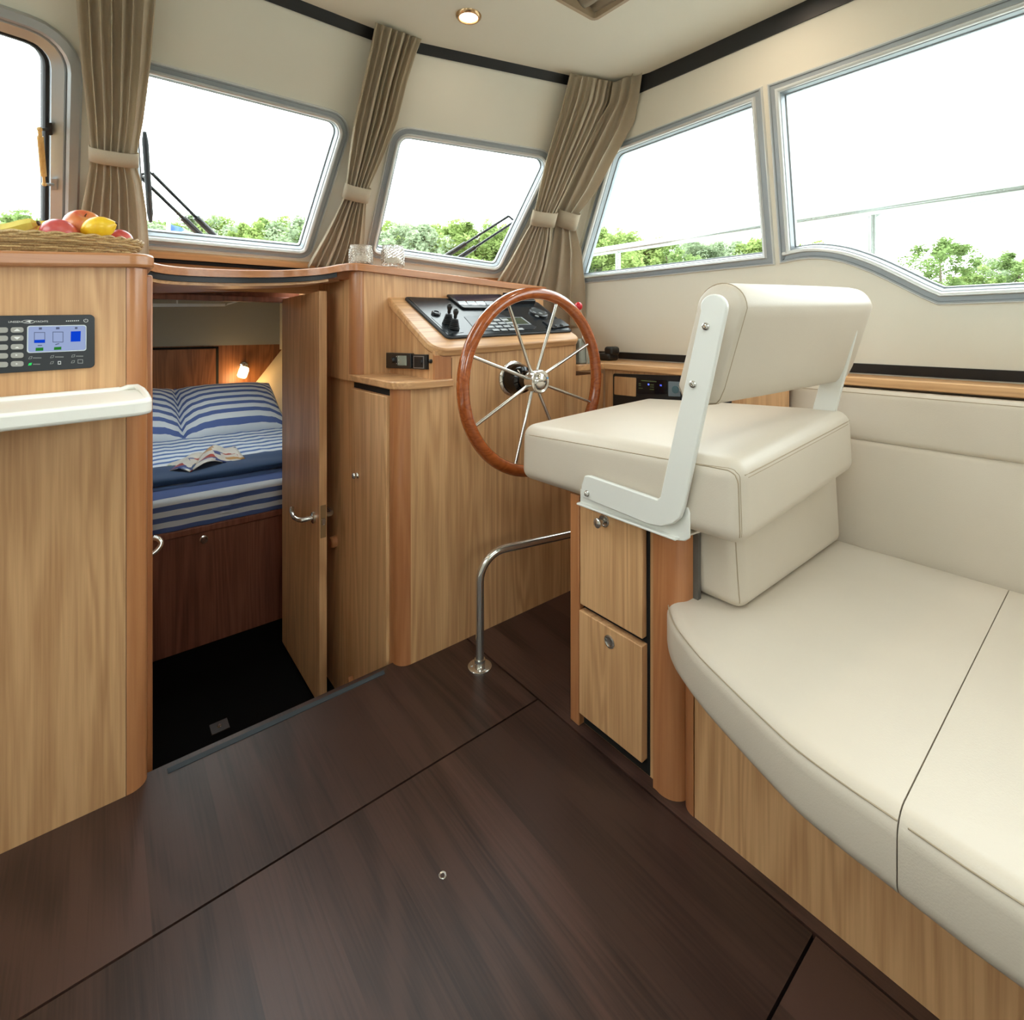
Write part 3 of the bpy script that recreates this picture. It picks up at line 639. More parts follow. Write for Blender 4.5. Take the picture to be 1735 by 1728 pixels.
for k in range(7):
    plate(P_GAL, pl_px([(1080 + 32 * k, 417 - k), (1100 + 32 * k, 416 - k), (1100 + 32 * k, 430 - k), (1080 + 32 * k, 431 - k)]), 0.006, 0.0064).build('small_print', white_ink, pan)
lc = P_GAL.hit(*ppx(470, 434)) + P_GAL.n * 0.006
em = MB()
for a, b, wq in ((0.0098, 0.0036, 0.0008),):
    outer = [lc + V((math.cos(t) * a, 0, math.sin(t) * b)) for t in [2 * math.pi * k / 24 for k in range(24)]]; inner = [lc + V((math.cos(t) * (a - wq), 0, math.sin(t) * (b - wq))) for t in [2 * math.pi * k / 24 for k in range(24)]]
    em.prism(outer, P_GAL.n * 0.0005, [inner])
em.prism([lc + V((x * 0.001, 0, z * 0.001)) for x, z in ((-6.5, -1.2), (1, 2.4), (6, 1.6), (2.5, 0.2), (3, -2.4), (-1, -0.6))], P_GAL.n * 0.0005)
em.build('emblem', white_ink, pan)
pc = P_GAL.hit(*ppx(1404, 416)) + P_GAL.n * 0.006
arc = [pc + V((math.sin(t) * 0.0034, 0, math.cos(t) * 0.0034)) for t in [0.6 + 5.08 * k / 16 for k in range(17)]]
MB().tube(arc, 0.0005, 6).tube([pc + V((0, 0, 0.0008)), pc + V((0, 0, 0.0042))], 0.0005, 6).build('power_symbol', white_ink, pan)
led_off = plain('unlit_led_outline', (150, 152, 150), 0.4); led_on = emit('lit_green_led', (60, 220, 110), 1.0)
for i, (a, b) in enumerate(((497, 1024), (852, 1006), (1196, 994), (497, 1126), (848, 1104), (1192, 1090))):
    q = [(a - 34, b + 22), (a - 18, b - 18), (a + 32, b - 26), (a + 20, b + 16)]
    if i == 3: plate(P_GAL, pl_px(q), 0.006, 0.0068).build('status_light', led_on, pan)
    else:
        o3 = pxloop(P_GAL, pl_px(q), 0.006); c3 = sum(o3, V()) / 4
        MB().prism(o3, P_GAL.n * 0.0005, [[c3 + (p - c3) * 0.68 for p in o3]]).build('status_light', led_off, pan)
for x0, y0, n in ((545, 1016, 7), (905, 1000, 7), (1245, 988, 6), (545, 1118, 6)):
    for k in range(n):
        plate(P_GAL, pl_px([(x0 + 20 * k, y0), (x0 + 14 + 20 * k, y0 - 1), (x0 + 14 + 20 * k, y0 + 14), (x0 + 20 * k, y0 + 15)]), 0.006, 0.0063).build('small_print', led_off, pan)
frame_px(1270, 1046, 1356, 1112, 9).build('print_box', led_off, pan); frame_px(948, 1074, 1000, 1128, 11).build('print_box', white_ink, pan)

# ================================================================== COMPANIONWAY SHELF + HELM WORKTOP
edge_px = [(246, 439, 1.73), (250, 441, 1.745), (262, 445, 1.775), (275, 448, 1.80), (297, 451, 1.838), (320, 453, 1.868), (352, 455, 1.90), (387, 456.4, 1.922), (420, 457.2, 1.932), (455, 457.5, 1.933), (480, 457.2, 1.926), (500, 456.4, 1.913), (522, 455.2, 1.89), (545, 453, 1.855), (560, 450.6, 1.82), (573, 448, 1.785), (585, 446.2, 1.757), (595, 445.4, 1.740), (606, 445.4, 1.733), (620, 446.8, 1.732), (700, 457.2, 1.732), (780, 467.4, 1.732), (860, 477.7, 1.732), (926, 486.2, 1.732)]
E0 = [ony(u, v, y) for u, v, y in edge_px]
YP = 1.75
def ribbon(dz0, dz1, dy, yb, k0=0, k1=None, stop=True):
    pts = E0[k0:k1]; n = len(pts); f = [V((p.x, p.y + dy, p.z + dz0)) for p in pts]; t = [V((p.x, p.y + dy, p.z + dz1)) for p in pts]
    lim = lambda p: min(yb, min(P_MID.at_xz(p.x, p.z).y, P_STB.at_xz(p.x, p.z).y) - 0.004) if stop else yb
    fb = [V((p.x, max(lim(p), p.y + dy + 0.01), p.z + dz0)) for p in pts]; tb = [V((p.x, max(lim(p), p.y + dy + 0.01), p.z + dz1)) for p in pts]
    mb = MB().grid([f, t, tb, fb, f])
    m = len(f)
    mb.f += [tuple(r * m for r in range(4)), tuple(r * m + m - 1 for r in range(4))]
    return mb
helm_top = thing('helm_worktop', (0.9, 1.95, 1.2), 'curved cherry edged shelf running from the companionway over the helm', 'worktop')
ribbon(-0.026, 0.0, 0.0, 2.13).build('shelf_board', cherry[0], helm_top, smooth=40, bevel=0.004)
ribbon(-0.044, -0.026, 0.012, 2.03, 0, 16).build('black_lip', black_rail, helm_top, smooth=40)
ribbon(-0.054, -0.044, 0.022, 2.40, 0, 15, False).build('underside_board', oak[0], helm_top, smooth=40)

# ================================================================== HELM CONSOLE
con = thing('helm_console', (1.1, 1.6, 0), 'light oak steering console with cherry corner posts beneath the dashboard', 'console')
MB().prism([(x, y, LZ + 0.3) for x, y in [(0.712, 1.49)] + qround(0.752, 1.47, 0.040, 180, 270, 8)[0:] + [(0.7515, 1.50)]], (0, 0, 0.857 - LZ - 0.3)).build('corner_post', cherry[2], con, smooth=30)
MB().box(0.714, 0.752, 1.4905, 1.80, LZ, 0.857).build('side_panel', oak[2], con)
dr = MB().box(0.701, 0.7138, 1.497, 1.786, LZ + 0.05, 0.832).build('locker_door', oak[2], con, bevel=0.0025)
MB().box(0.7125, 0.7142, 1.497, 1.786, 0.834, 0.8565).build('dark_gap', black_gap, con)
kp = onx(607, 805, 0.701)
MB().lathe(kp, (-1, 0, 0), [(0, 0.0), (0, 0.010), (0.004, 0.011), (0.006, 0.009), (0.012, 0.0085), (0.016, 0.011), (0.02, 0.0095), (0.022, 0)], 20).build('knob', steel, dr, smooth=40)
sl_o = round2([(0.697, 1.80), (0.697, 1.412), (0.90, 1.412), (0.90, 1.80)], [0.01, 0.075, 0, 0], 10)
MB().prism([(x, y, 0.857) for x, y in sl_o], (0, 0, 0.025)).build('step_shelf', oak[0], con, bevel=0.004)
# upper back panel and post under the worktop
zc = lambda x: E0[-5].z + (E0[-1].z - E0[-5].z) * (x - E0[-5].x) / (E0[-1].x - E0[-5].x) - 0.026
XBP = E0[-1].x - 0.004
MB().hexa([(0.735, YP, 0.882), (XBP, YP, 0.882), (XBP, YP + 0.03, 0.882), (0.735, YP + 0.03, 0.882), (0.735, YP, zc(0.735)), (XBP, YP, zc(XBP)), (XBP, YP + 0.03, zc(XBP)), (0.735, YP + 0.03, zc(0.735))]).build('back_panel', oak[2], con)
MB().prism([(x, y, 0.882) for x, y in [(0.699, 1.80)] + qround(0.735, 1.786, 0.036, 180, 270, 8) + [(0.7355, 1.80)]], (0, 0, zc(0.72) - 0.882)).build('upper_post', cherry[2], con, smooth=30)
# dashboard box
P_DASH = None
fl, frr, rl = ony(748, 590, YF - 0.012), ony(976, 573, YF - 0.012), ony(657, 503, YP)
P_DASH = Plane(fl, (frr - fl).cross(rl - fl))
if P_DASH.n.z < 0: P_DASH = Plane(fl, -P_DASH.n)
dl, dr_x = 0.838, 1.490
def dz(x, y): n, p = P_DASH.n, P_DASH.p; return p.z - (n.x * (x - p.x) + n.y * (y - p.y)) / n.z
tb = 0.030
MB().prism([(0.752, YF, 0), (1.655, YF, 0), (1.655, YF, 0.8565), (dr_x, YF, 0.8565), (dr_x, YF, dz(dr_x, YF) - tb * 0.6), (0.9027, YF, dz(0.9027, YF) - tb * 0.6), (0.9027, YF, 0.8565), (0.752, YF, 0.8565)], (0, 0.02, 0)).build('front_panel', oak[2], con)
MB().box(0.753, 1.654, YF + 0.02, 1.78, 0.0, 0.855).build('carcass', oak[2], con)
MB().hexa([(dl, YF + 0.0005, 0.8575), (dr_x, YF + 0.0005, 0.8575), (dr_x, YP, 0.8575), (dl, YP, 0.8575), (dl, YF, dz(dl, YF) - tb * 0.6), (dr_x, YF, dz(dr_x, YF) - tb * 0.6), (dr_x, YP, dz(dr_x, YP) - tb * 0.6), (dl, YP, dz(dl, YP) - tb * 0.6)]).build('dashboard_box', oak[2], con)
MB().hexa([(dl - 0.001, YF - 0.0015, 0.882), (dl + 0.062, YF - 0.0015, 0.882), (dl + 0.062, YF + 0.01, 0.882), (dl - 0.001, YF + 0.01, 0.882)] + [(x, y, dz(x, y) - tb) for x, y in ((dl - 0.001, YF - 0.0015), (dl + 0.062, YF - 0.0015), (dl + 0.062, YF + 0.01), (dl - 0.001, YF + 0.01))]).build('dashboard_post', cherry[2], con)
MB().box(0.9005, 0.9025, YF - 0.0008, YF + 0.001, 0.882, 0.95).build('panel_joint', black_gap, con)
lid_o = round2([(dl - 0.012, YP), (dl - 0.012, YF - 0.02), (dr_x + 0.012, YF - 0.02), (dr_x + 0.012, YP)], [0, 0.055, 0.03, 0], 8)
MB().prism([(x, y, dz(x, y)) for x, y in lid_o], P_DASH.n * -tb).build('dashboard_lid', oak[0], con, bevel=0.006)
# starboard ledge beside the dashboard and along the side
side = thing('side_shelf', (1.77, 0.6, 0.86), 'light oak ledge running along the starboard wall behind the helm chair', 'shelf')
MB().prism([(dr_x + 0.002, YF - 0.012, 0.874), (1.648, YF - 0.012, 0.874), (1.652, 0.70, 0.874), (1.775, 0.70, 0.874), (1.775, -1.6, 0.874), (1.895, -1.6, 0.874), (1.895, 1.95, 0.874), (dr_x + 0.002, 1.95, 0.874)], (0, 0, 0.027)).build('shelf_board', oak[1], side, bevel=0.004)
MB().box(1.668, 1.70, 0.70, YF - 0.002, 0.0, 0.874).build('front_panel', oak[2], side)
# electrical niche panel below that ledge
P_NI = Plane((1.668, 0, 0), (-1, 0, 0))
ni = thing('switch_panel', (1.66, 1.2, 0.69), 'black switch panel with blue digits under the side ledge', 'control panel')
plate(P_NI, [(1040, 632.5), (1240, 640), (1240, 740), (1040, 720)], 0.0, 0.006, 0.01).build('face_plate', black_plastic, ni, bevel=0.001)
npx = lambda a, b: (950 + a * 250 / 1735, 480 + b * 220 / 1527)
def np_(q): return [npx(a, b) for a, b in q]
plate(P_NI, np_([(648, 1092), (902, 1110), (898, 1330), (646, 1304)]), 0.006, 0.009, 0.004).build('wooden_insert', oak[2], ni)
dk = plain('black_glass_meter', (14, 16, 22), 0.12)
plate(P_NI, np_([(915, 1118), (1262, 1140), (1258, 1300), (912, 1300)]), 0.006, 0.008, 0.004).build('meter', dk, ni)
plate(P_NI, np_([(1280, 1150), (1420, 1158), (1420, 1330), (1280, 1325)]), 0.006, 0.008, 0.003).build('gauge_plate', plain('grey_blue_gauge', (110, 122, 130), 0.3), ni)
gpl = P_NI.off(0.008)
MB().lathe(gpl.hit(*npx(1350, 1250)), P_NI.n, [(0, 0), (0, 0.014), (0.003, 0.014), (0.003, 0)], 24).build('gauge_dial', plain('teal_dial', (70, 100, 108), 0.3), ni)
blue_led = emit('blue_digits', (90, 110, 255), 2.2); dim_grn = plain('dull_green_print', (92, 108, 62), 0.5)
nx_, nz_ = V((0, -1, 0)), V((0, 0, 1))
text('digits', '16', 0.010, P_NI.hit(*npx(1190, 1198)) + P_NI.n * 0.008, nx_, nz_, blue_led, ni)
plate(P_NI, np_([(1040, 1178), (1056, 1179), (1056, 1196), (1040, 1195)]), 0.008, 0.0085).build('pilot_light', blue_led, ni)
for q in ([(960, 1136), (1140, 1150), (1140, 1160), (960, 1146)], [(932, 1172), (958, 1174), (958, 1182), (932, 1180)], [(932, 1192), (958, 1194), (958, 1202), (932, 1200)], [(1066, 1186), (1110, 1189), (1110, 1197), (1066, 1194)], [(1066, 1212), (1110, 1215), (1110, 1223), (1066, 1220)], [(1062, 1240), (1110, 1243), (1110, 1251), (1062, 1248)], [(932, 1226), (980, 1229), (980, 1237), (932, 1234)]):
    plate(P_NI, np_(q), 0.008, 0.0083).build('printed_mark', dim_grn, ni)

# ---- instrument panel on the dashboard lid
ins = thing('instrument_panel', P_DASH.hit(830, 545), 'anthracite instrument panel with displays set in the sloping dashboard', 'dashboard')
D3 = lambda a, b: (640 + a * 360 / 1735, 480 + b * 180 / 868)
def dpl(q, k0, k1, r=0.0, base=P_DASH): return plate(base, [D3(a, b) for a, b in q], k0, k1, r)
TL, BL, BR = P_DASH.to2(P_DASH.hit(*D3(205, 122))), P_DASH.to2(P_DASH.hit(*D3(565, 462))), P_DASH.to2(P_DASH.hit(*D3(1590, 402)))
TR = (BR[0] + 0.0, TL[1])
def dq(s, t): # s across 0..1, t up the slope 0..1
    a = (BL[0] + (BR[0] - BL[0]) * s, BL[1] + (BR[1] - BL[1]) * s); b = (TL[0] + (TR[0] - TL[0]) * s, TL[1] + (TR[1] - TL[1]) * s)
    return (a[0] + (b[0] - a[0]) * t, a[1] + (b[1] - a[1]) * t)
def dslab(s0, s1, t0, t1, k0, k1, r=0.0):
    L = [dq(s0, t0), dq(s1, t0), dq(s1, t1), dq(s0, t1)]; L = round2(L, r) if r else L
    return MB().prism([P_DASH.to3(p, k0) for p in L], P_DASH.n * (k1 - k0))
dslab(0, 1, 0, 1, 0.0, 0.008, 0.018).build('panel_rim', rubber, ins, bevel=0.003)
dslab(0.018, 0.982, 0.03, 0.97, 0.008, 0.0095, 0.014).build('face_plate', panel_blk, ins)
def find(u, v, k=0.0095):
    p = P_DASH.off(k).hit(*D3(u, v)); return p
# chart plotter
cp = dpl([(548, 122), (690, 232), (1080, 232), (1000, 118)], 0.0095, 0.018, 0.01).build('chart_plotter', black_plastic, ins, bevel=0.002)
dpl([(582, 126), (690, 214), (1040, 214), (968, 122)], 0.018, 0.0186, 0.004).build('plotter_screen', plain('glossy_dark_screen', (58, 56, 66), 0.08), cp)
for i in range(4):
    a = 640 + 75 * i
    dpl([(a, 180), (a + 64, 179), (a + 84, 208), (a + 20, 209)], 0.0186, 0.0188).build('screen_tile', plain('pale_screen_tile_%d' % i, (168, 176, 184), 0.2), cp)
# small display near windscreen, round gauge, switch block
sd = dpl([(1010, 150), (1010, 118), (1190, 122), (1280, 184), (1090, 186)], 0.0095, 0.026, 0.004).build('repeater_display', black_plastic, ins, bevel=0.002)
dpl([(1090, 132), (1190, 132), (1262, 176), (1100, 176)], 0.026, 0.0266).build('repeater_screen', plain('grey_lcd', (84, 92, 98), 0.12), sd)
gc = find(1310, 248)
gg = MB().lathe(gc, P_DASH.n, [(0, 0), (0, 0.041), (0.008, 0.041), (0.011, 0.036), (0.008, 0.033), (0.008, 0)], 32).build('round_gauge', black_plastic, ins, smooth=35)
MB().lathe(gc + P_DASH.n * 0.008, P_DASH.n, [(0, 0), (0, 0.032), (0.0006, 0.032), (0.0006, 0)], 32).build('gauge_face', plain('grey_gauge_face', (74, 80, 84), 0.12), gg)
for a, b in ((1276, 238), (1330, 246), (1300, 268)):
    MB().lathe(find(a, b, 0.0088 + 0.0095), P_DASH.n, [(0, 0), (0, 0.009), (0.001, 0.009), (0.001, 0)], 16).build('gauge_subdial', plain('pale_subdial', (128, 134, 136), 0.3), gg)
sb = dpl([(1335, 330), (1480, 312), (1560, 372), (1420, 392)], 0.0095, 0.016, 0.006).build('switch_block', black_plastic, ins, bevel=0.002)
for a, b in ((1395, 342), (1448, 352), (1500, 344)):
    MB().lathe(find(a, b, 0.016), P_DASH.n, [(0, 0), (0, 0.008), (0.006, 0.007), (0.008, 0.003), (0.008, 0)], 14).build('toggle_button', plain('dark_grey_button', (58, 62, 66), 0.4), sb, smooth=40)
# engine key pad with grey keys and lcd
kpn = dpl([(700, 292), (985, 270), (1290, 372), (1270, 392), (800, 410)], 0.0095, 0.0108).build('engine_keypad', plain('keypad_film', (40, 46, 52), 0.3), ins)
for r in range(4):
    for c in range(4):
        a, b = 800 + r * 42 + c * 66, 322 + r * 25 - c * 3
        dpl([(a, b), (a + 48, b - 2), (a + 66, b + 12), (a + 16, b + 14)], 0.0108, 0.0122, 0.001).build('key', plain('pale_grey_key_%d%d' % (r, c), (176, 182, 186), 0.35), kpn)
dpl([(985, 302), (1170, 296), (1250, 356), (1060, 362)], 0.0108, 0.0116).build('lcd_frame', plain('silver_lcd_frame', (150, 156, 160), 0.3), kpn)
dpl([(1000, 306), (1160, 300), (1232, 352), (1064, 358)], 0.0116, 0.012).build('lcd', plain('olive_lcd', (66, 74, 62), 0.12), kpn)
# left round button and the two boot joysticks
MB().lathe(find(475, 252), P_DASH.n, [(0, 0), (0, 0.017), (0.006, 0.017), (0.010, 0.013), (0.010, 0.010), (0.007, 0.010), (0.007, 0)], 26).build('round_button', black_plastic, ins, smooth=40, label='black round button')
dpl([(430, 296), (545, 288), (700, 420), (580, 436)], 0.0095, 0.0105, 0.003).build('joystick_plate', plain('grey_joystick_plate', (52, 58, 62), 0.25), ins)
def joystick(u, v, sc):
    b = find(u, v); up_ = (P_DASH.n * 0.55 + V((0, 0, 1)) * 0.6).normalized(); prof = []
    for k in range(6):
        r = (0.0185 - 0.0016 * k) * sc; z = 0.006 * k * sc
        prof += [(z, r), (z + 0.003 * sc, r + 0.0025 * sc), (z + 0.0058 * sc, r - 0.001 * sc)]
    prof += [(0.040 * sc, 0.006 * sc), (0.050 * sc, 0.006 * sc), (0.054 * sc, 0.0085 * sc), (0.062 * sc, 0.0098 * sc), (0.070 * sc, 0.0075 * sc), (0.074 * sc, 0)]
    j = MB().lathe(b, up_, [(0, 0)] + prof[:18], 20).build('joystick_boot', rubber, ins, smooth=50, label='ribbed black joystick boot')
    MB().lathe(b, up_, [(0.034 * sc, 0)] + prof[18:], 18).build('joystick_knob', black_plastic, j, smooth=50)
joystick(572, 330, 1.0); joystick(622, 372, 1.0)

# ---- radio on the port side of the dashboard box
P_RAD = Plane((dl, 0, 0), (-1, 0, 0))
rad = thing('radio', P_RAD.hit(700, 625), 'small black marine radio with grey display on the side of the dashboard', 'radio')
plate(P_RAD, [(660, 597), (703, 598.5), (704, 624.5), (661, 623)], 0.0, 0.018, 0.007).build('body', black_plastic, rad, bevel=0.002)
plate(P_RAD, [(704, 600), (727, 600.5), (727, 626), (704, 625)], 0.0, 0.012, 0.002).build('bracket', black_plastic, rad, bevel=0.002)
plate(P_RAD, [(681, 602), (697, 602.5), (697, 619), (682, 618.5)], 0.018, 0.0188).build('display', plain('grey_green_lcd', (136, 148, 140), 0.2), rad)
plate(P_RAD, [(706, 602.5), (724, 603), (724, 624), (706, 623.5)], 0.012, 0.0126).build('silver_plate', alu, rad)
plate(P_RAD, [(707.5, 604), (722.5, 604.5), (722.5, 622.5), (707.5, 622)], 0.0126, 0.0136).build('dark_plate', black_plastic, rad)
MB().lathe(P_RAD.off(0.018).hit(667, 610), P_RAD.n, [(0, 0), (0, 0.011), (0.008, 0.010), (0.010, 0.008), (0.010, 0)], 20).build('dial', black_plastic, rad, smooth=40)
for a, b in ((676, 604), (676, 610), (676, 616), (672, 604), (672, 616)):
    MB().lathe(P_RAD.off(0.018).hit(a, b), P_RAD.n, [(0, 0), (0, 0.0016), (0.001, 0.0014), (0.001, 0)], 8).build('button', white_ink, rad)
MB().lathe(P_RAD.off(0.0136).hit(714, 613), P_RAD.n, [(0, 0), (0, 0.007), (0.004, 0.006), (0.004, 0)], 16).build('socket', rubber, rad, smooth=40)
MB().lathe(P_RAD.hit(731, 612), P_RAD.n, [(0, 0), (0, 0.007), (0.008, 0.006), (0.010, 0.003), (0.010, 0)], 14).build('microphone_plug', black_plastic, rad, smooth=40)

# ---- steering wheel
WC = V((1.162, 1.300, 0.866)); WR = 0.302
whl = thing('steering_wheel', (WC.x, 1.36, WC.z - 0.32), 'large varnished wooden steering wheel with eight steel spokes', 'steering wheel')
def wp(a, r, dy=0.0): return V((WC.x + math.cos(a) * r, WC.y + dy, WC.z + math.sin(a) * r))
rim_w = wood('varnished_teak_rim', (178, 96, 46), (126, 58, 24), 0, rough=0.16, across=14, along=6, grain=0.5, coat=0.6, var=0.05)
MB().tube([wp(2 * math.pi * k / 96, WR) for k in range(96)], 0.0205, 18, closed=True).build('rim', rim_w, whl, smooth=60)
for k in range(8):
    a = math.radians(22.5 + 45 * k + 3)
    MB().tube([wp(a, 0.036, 0.012), wp(a, WR - 0.012)], 0.0058, 12).build('spoke', steel, whl, smooth=60)
MB().lathe((WC.x, WC.y + 0.045, WC.z), (0, -1, 0), [(0, 0), (0, 0.034), (0.03, 0.032), (0.034, 0.039), (0.060, 0.041), (0.066, 0.040), (0.068, 0.036), (0.066, 0.029), (0.070, 0.027), (0.075, 0.020), (0.078, 0.010), (0.079, 0)], 40).build('hub', steel, whl, smooth=40)
MB().lathe((WC.x, YF, WC.z), (0, -1, 0), [(0, 0), (0, 0.064), (0.006, 0.064), (0.010, 0.056), (0.010, 0)], 40).build('flange', steel, whl, smooth=40)
MB().lathe((WC.x, YF - 0.010, WC.z), (0, -1, 0), [(0, 0), (0, 0.055), (0.030, 0.055), (0.052, 0.046), (0.058, 0.034), (0.09, 0.034), (0.09, 0)], 40).build('column', plain('gloss_black', (12, 12, 14), 0.08), whl, smooth=40)
MB().lathe((WC.x + 0.030, WC.y - 0.021, WC.z + 0.011), (0, -1, 0), [(0, 0), (0, 0.004), (0.003, 0.003), (0.003, 0)], 12).build('blue_badge', plain('pale_blue_enamel', (110, 160, 205), 0.2), whl, smooth=40)

# ---- throttle lever and horn-like black bracket beside the dashboard
thr = thing('throttle_control', onz(993, 615, 0.902), 'silver throttle control with red knob on the ledge beside the dashboard', 'throttle')
tb0 = onz(992, 616, 0.901)
side_pl = Plane(tb0, (0, -1, 0))
MB().prism([side_pl.hit(u, v) + V((0, -0.018, 0)) for u, v in ((978, 616), (1001, 617), (998, 596), (990, 580), (980, 573), (977, 580))], (0, 0.05, 0)).build('housing', plain('grey_green_housing', (158, 164, 156), 0.35), thr, bevel=0.006)
MB().tube([side_pl.hit(*p) + V((0, -0.022, 0)) for p in ((979, 573), (984, 580), (987, 590), (988, 616))], 0.0035, 10).build('chrome_trim', steel, thr, smooth=60)
lv = [side_pl.hit(*p) for p in ((986, 582), (988, 560), (985, 535), (981, 522))]
MB().tube(lv, 0.0055, 12).build('lever', steel, thr, smooth=60)
MB().ball(side_pl.hit(980, 519), 0.017, sc=(1, 1, 1.05)).build('red_knob', plain('red_knob_plastic', (196, 30, 44), 0.2), thr, smooth=60, label='red ball knob')
hb0 = onz(1028, 610, 0.902)
hrn = thing('handset_cradle', hb0, 'black handset lying on the ledge at the foot of the side wall', 'handset')
cushion_mb(box_corners(hb0.x - 0.035, hb0.x + 0.035, hb0.y - 0.045, hb0.y + 0.03, 0.902, 0.935), 0.012).build('body', black_plastic, hrn, smooth=60)
cushion_mb(box_corners(hb0.x - 0.03, hb0.x + 0.03, hb0.y - 0.055, hb0.y - 0.005, 0.925, 0.965), 0.014).build('ear_piece', black_plastic, hrn, smooth=60)
MB().tube([V((hb0.x - 0.03, hb0.y + 0.03, 0.915)), V((hb0.x - 0.01, hb0.y + 0.06, 0.91)), V((hb0.x + 0.03, hb0.y + 0.07, 0.908))], 0.005, 8).build('cord', rubber, hrn, smooth=60)

# ================================================================== FOOT RAIL
fb = onz(813, 1130, 0.0)
rail = thing('foot_rail', fb, 'bent steel foot rail rising from the floor in front of the console', 'rail')
zr = 0.350; bend = 0.085
fx, fy = fb.x, fb.y
endp = onz(968, 907, zr - 0.005); hd = V((endp.x - fx, endp.y - fy, 0)).normalized()
pts = [V((fx, fy, 0.004)), V((fx, fy, zr - bend))] + [V((fx, fy, zr - bend)) + hd * (bend * (1 - math.cos(t))) + V((0, 0, bend * math.sin(t))) for t in [math.pi / 2 * k / 10 for k in range(1, 11)]] + [V((fx, fy, zr)) + hd * 0.60]
MB().tube(pts, 0.0128, 18).build('pipe', steel, rail, smooth=60)
fl_ = MB().lathe((fx, fy, 0), (0, 0, 1), [(0, 0), (0, 0.037), (0.004, 0.037), (0.006, 0.034), (0.006, 0.0165), (0.026, 0.0165), (0.026, 0)], 32).build('floor_flange', steel, rail, smooth=35)
for k in range(3):
    a = 2 * math.pi * k / 3 + 0.5
    MB().lathe((fx + 0.0255 * math.cos(a), fy + 0.0255 * math.sin(a), 0.006), (0, 0, 1), [(0, 0), (0, 0.0045), (0.002, 0.0035), (0.002, 0)], 10).build('screw', steel_soft, fl_)

# ================================================================== HELM SEAT CABINET
XS = 0.985
cab = thing('helm_seat_cabinet', (1.25, 0.8, 0), 'narrow light oak drawer cabinet carrying the helm chair', 'cabinet')
yl = [onx(u, 1100, XS).y for u in (968.5, 984, 1092, 1096, 1143)]
MB().box(XS + 0.014, 1.62, 0.70, onx(968.5, 1100, XS).y - 0.002, 0.0, 0.605).build('body', oak[2], cab)
MB().box(XS - 0.006, XS + 0.016, yl[1] + 0.001, yl[0], 0.0, 0.607).build('edge_strip', cherry[2], cab, bevel=0.003)
zd = lambda u, v: onx(u, v, XS).z
d1 = MB().box(XS - 0.006, XS + 0.012, yl[2] + 0.002, yl[1] - 0.003, 0.325, 0.603).build('drawer', oak[2], cab, bevel=0.002)
d2 = MB().box(XS - 0.010, XS + 0.012, yl[2], yl[1] - 0.003, 0.040, 0.310).build('drawer', oak[2], cab, bevel=0.002)
MB().box(XS + 0.0125, XS + 0.0145, yl[2] - 0.006, yl[1], 0.002, 0.60).build('dark_gap', black_gap, cab)
k1 = onx(1033, 1087, XS - 0.010)
MB().lathe(k1, (-1, 0, 0), [(0, 0), (0, 0.0155), (0.002, 0.0155), (0.003, 0.012), (0.0015, 0.010), (0.0015, 0)], 28).build('recessed_pull', steel_soft, d2, smooth=40)
k2 = onx(1024, 882, XS - 0.006)
MB().lathe(k2, (-1, 0, 0), [(0, 0), (0, 0.0155), (0.002, 0.0155), (0.003, 0.012), (0.0015, 0.010), (0.0015, 0)], 28).build('recessed_pull', steel_soft, d1, smooth=40)
MB().lathe(k2, (-1, 0, 0), [(0.002, 0), (0.002, 0.006), (0.018, 0.006), (0.022, 0.012), (0.028, 0.012), (0.031, 0.008), (0.031, 0)], 20).build('knob', steel, d1, smooth=40)
cp0 = onz(1096, 1337, 0); py0 = cp0.y - 0.006
po = [(XS + 0.02, py0), (XS - 0.004, py0)] + qround(XS + 0.04, py0 - 0.022, 0.046, 165, 262, 10) + [(XS + 0.07, py0 - 0.068), (XS + 0.07, py0)]
MB().prism([(x, y, 0.0) for x, y in po], (0, 0, 0.607)).build('corner_post', cherry[2], cab, smooth=30)
MB().box(XS + 0.050, XS + 0.062, py0 - 0.080, py0 - 0.068, 0.0, 0.60).build('grey_edge', plain('dark_grey_edging', (92, 88, 82), 0.5), cab)

# ================================================================== HELM SEAT
SX0, SX1 = 0.957, 1.575
seat = thing('helm_chair', (1.25, 0.8, 0.607), 'cream leather helm chair with folding backrest on white brackets', 'chair')
tilt = 0.045
sc_ = [(SX0, 0.478, 0.620), (SX1, 0.478, 0.620 + tilt), (SX1, 1.150, 0.605 + tilt * 0.6), (SX0, 1.150, 0.605), (SX0 + 0.004, 0.486, 0.785), (SX1, 0.486, 0.785 + tilt), (SX1, 1.148, 0.765 + tilt * 0.6), (SX0 + 0.004, 1.148, 0.765)]
sc_mb = cushion_mb(sc_, 0.034, (0.004, 0.004, 0.012), 5, 9)
sc_cu = sc_mb.build('seat_cushion', leather, seat, smooth=60)
from mathutils.bvhtree import BVHTree
def seam(pts, parent, r=0.0013, mat=seam_m, closed=False, on=None):
    pts = [V(p) for p in pts]
    if on is not None:
        tree = BVHTree.FromPolygons([tuple(p) for p in on.v], on.f); pts = [tree.find_nearest(p)[0] for p in pts]
    return MB().tube(pts, r, 6, closed=closed).build('seam', mat, parent, smooth=60)
def lerp(a, b, t): return V(a) + (V(b) - V(a)) * t
top = [V(p) for p in sc_[4:]]; bot = [V(p) for p in sc_[:4]]
dn = V((0, 0, -0.026))
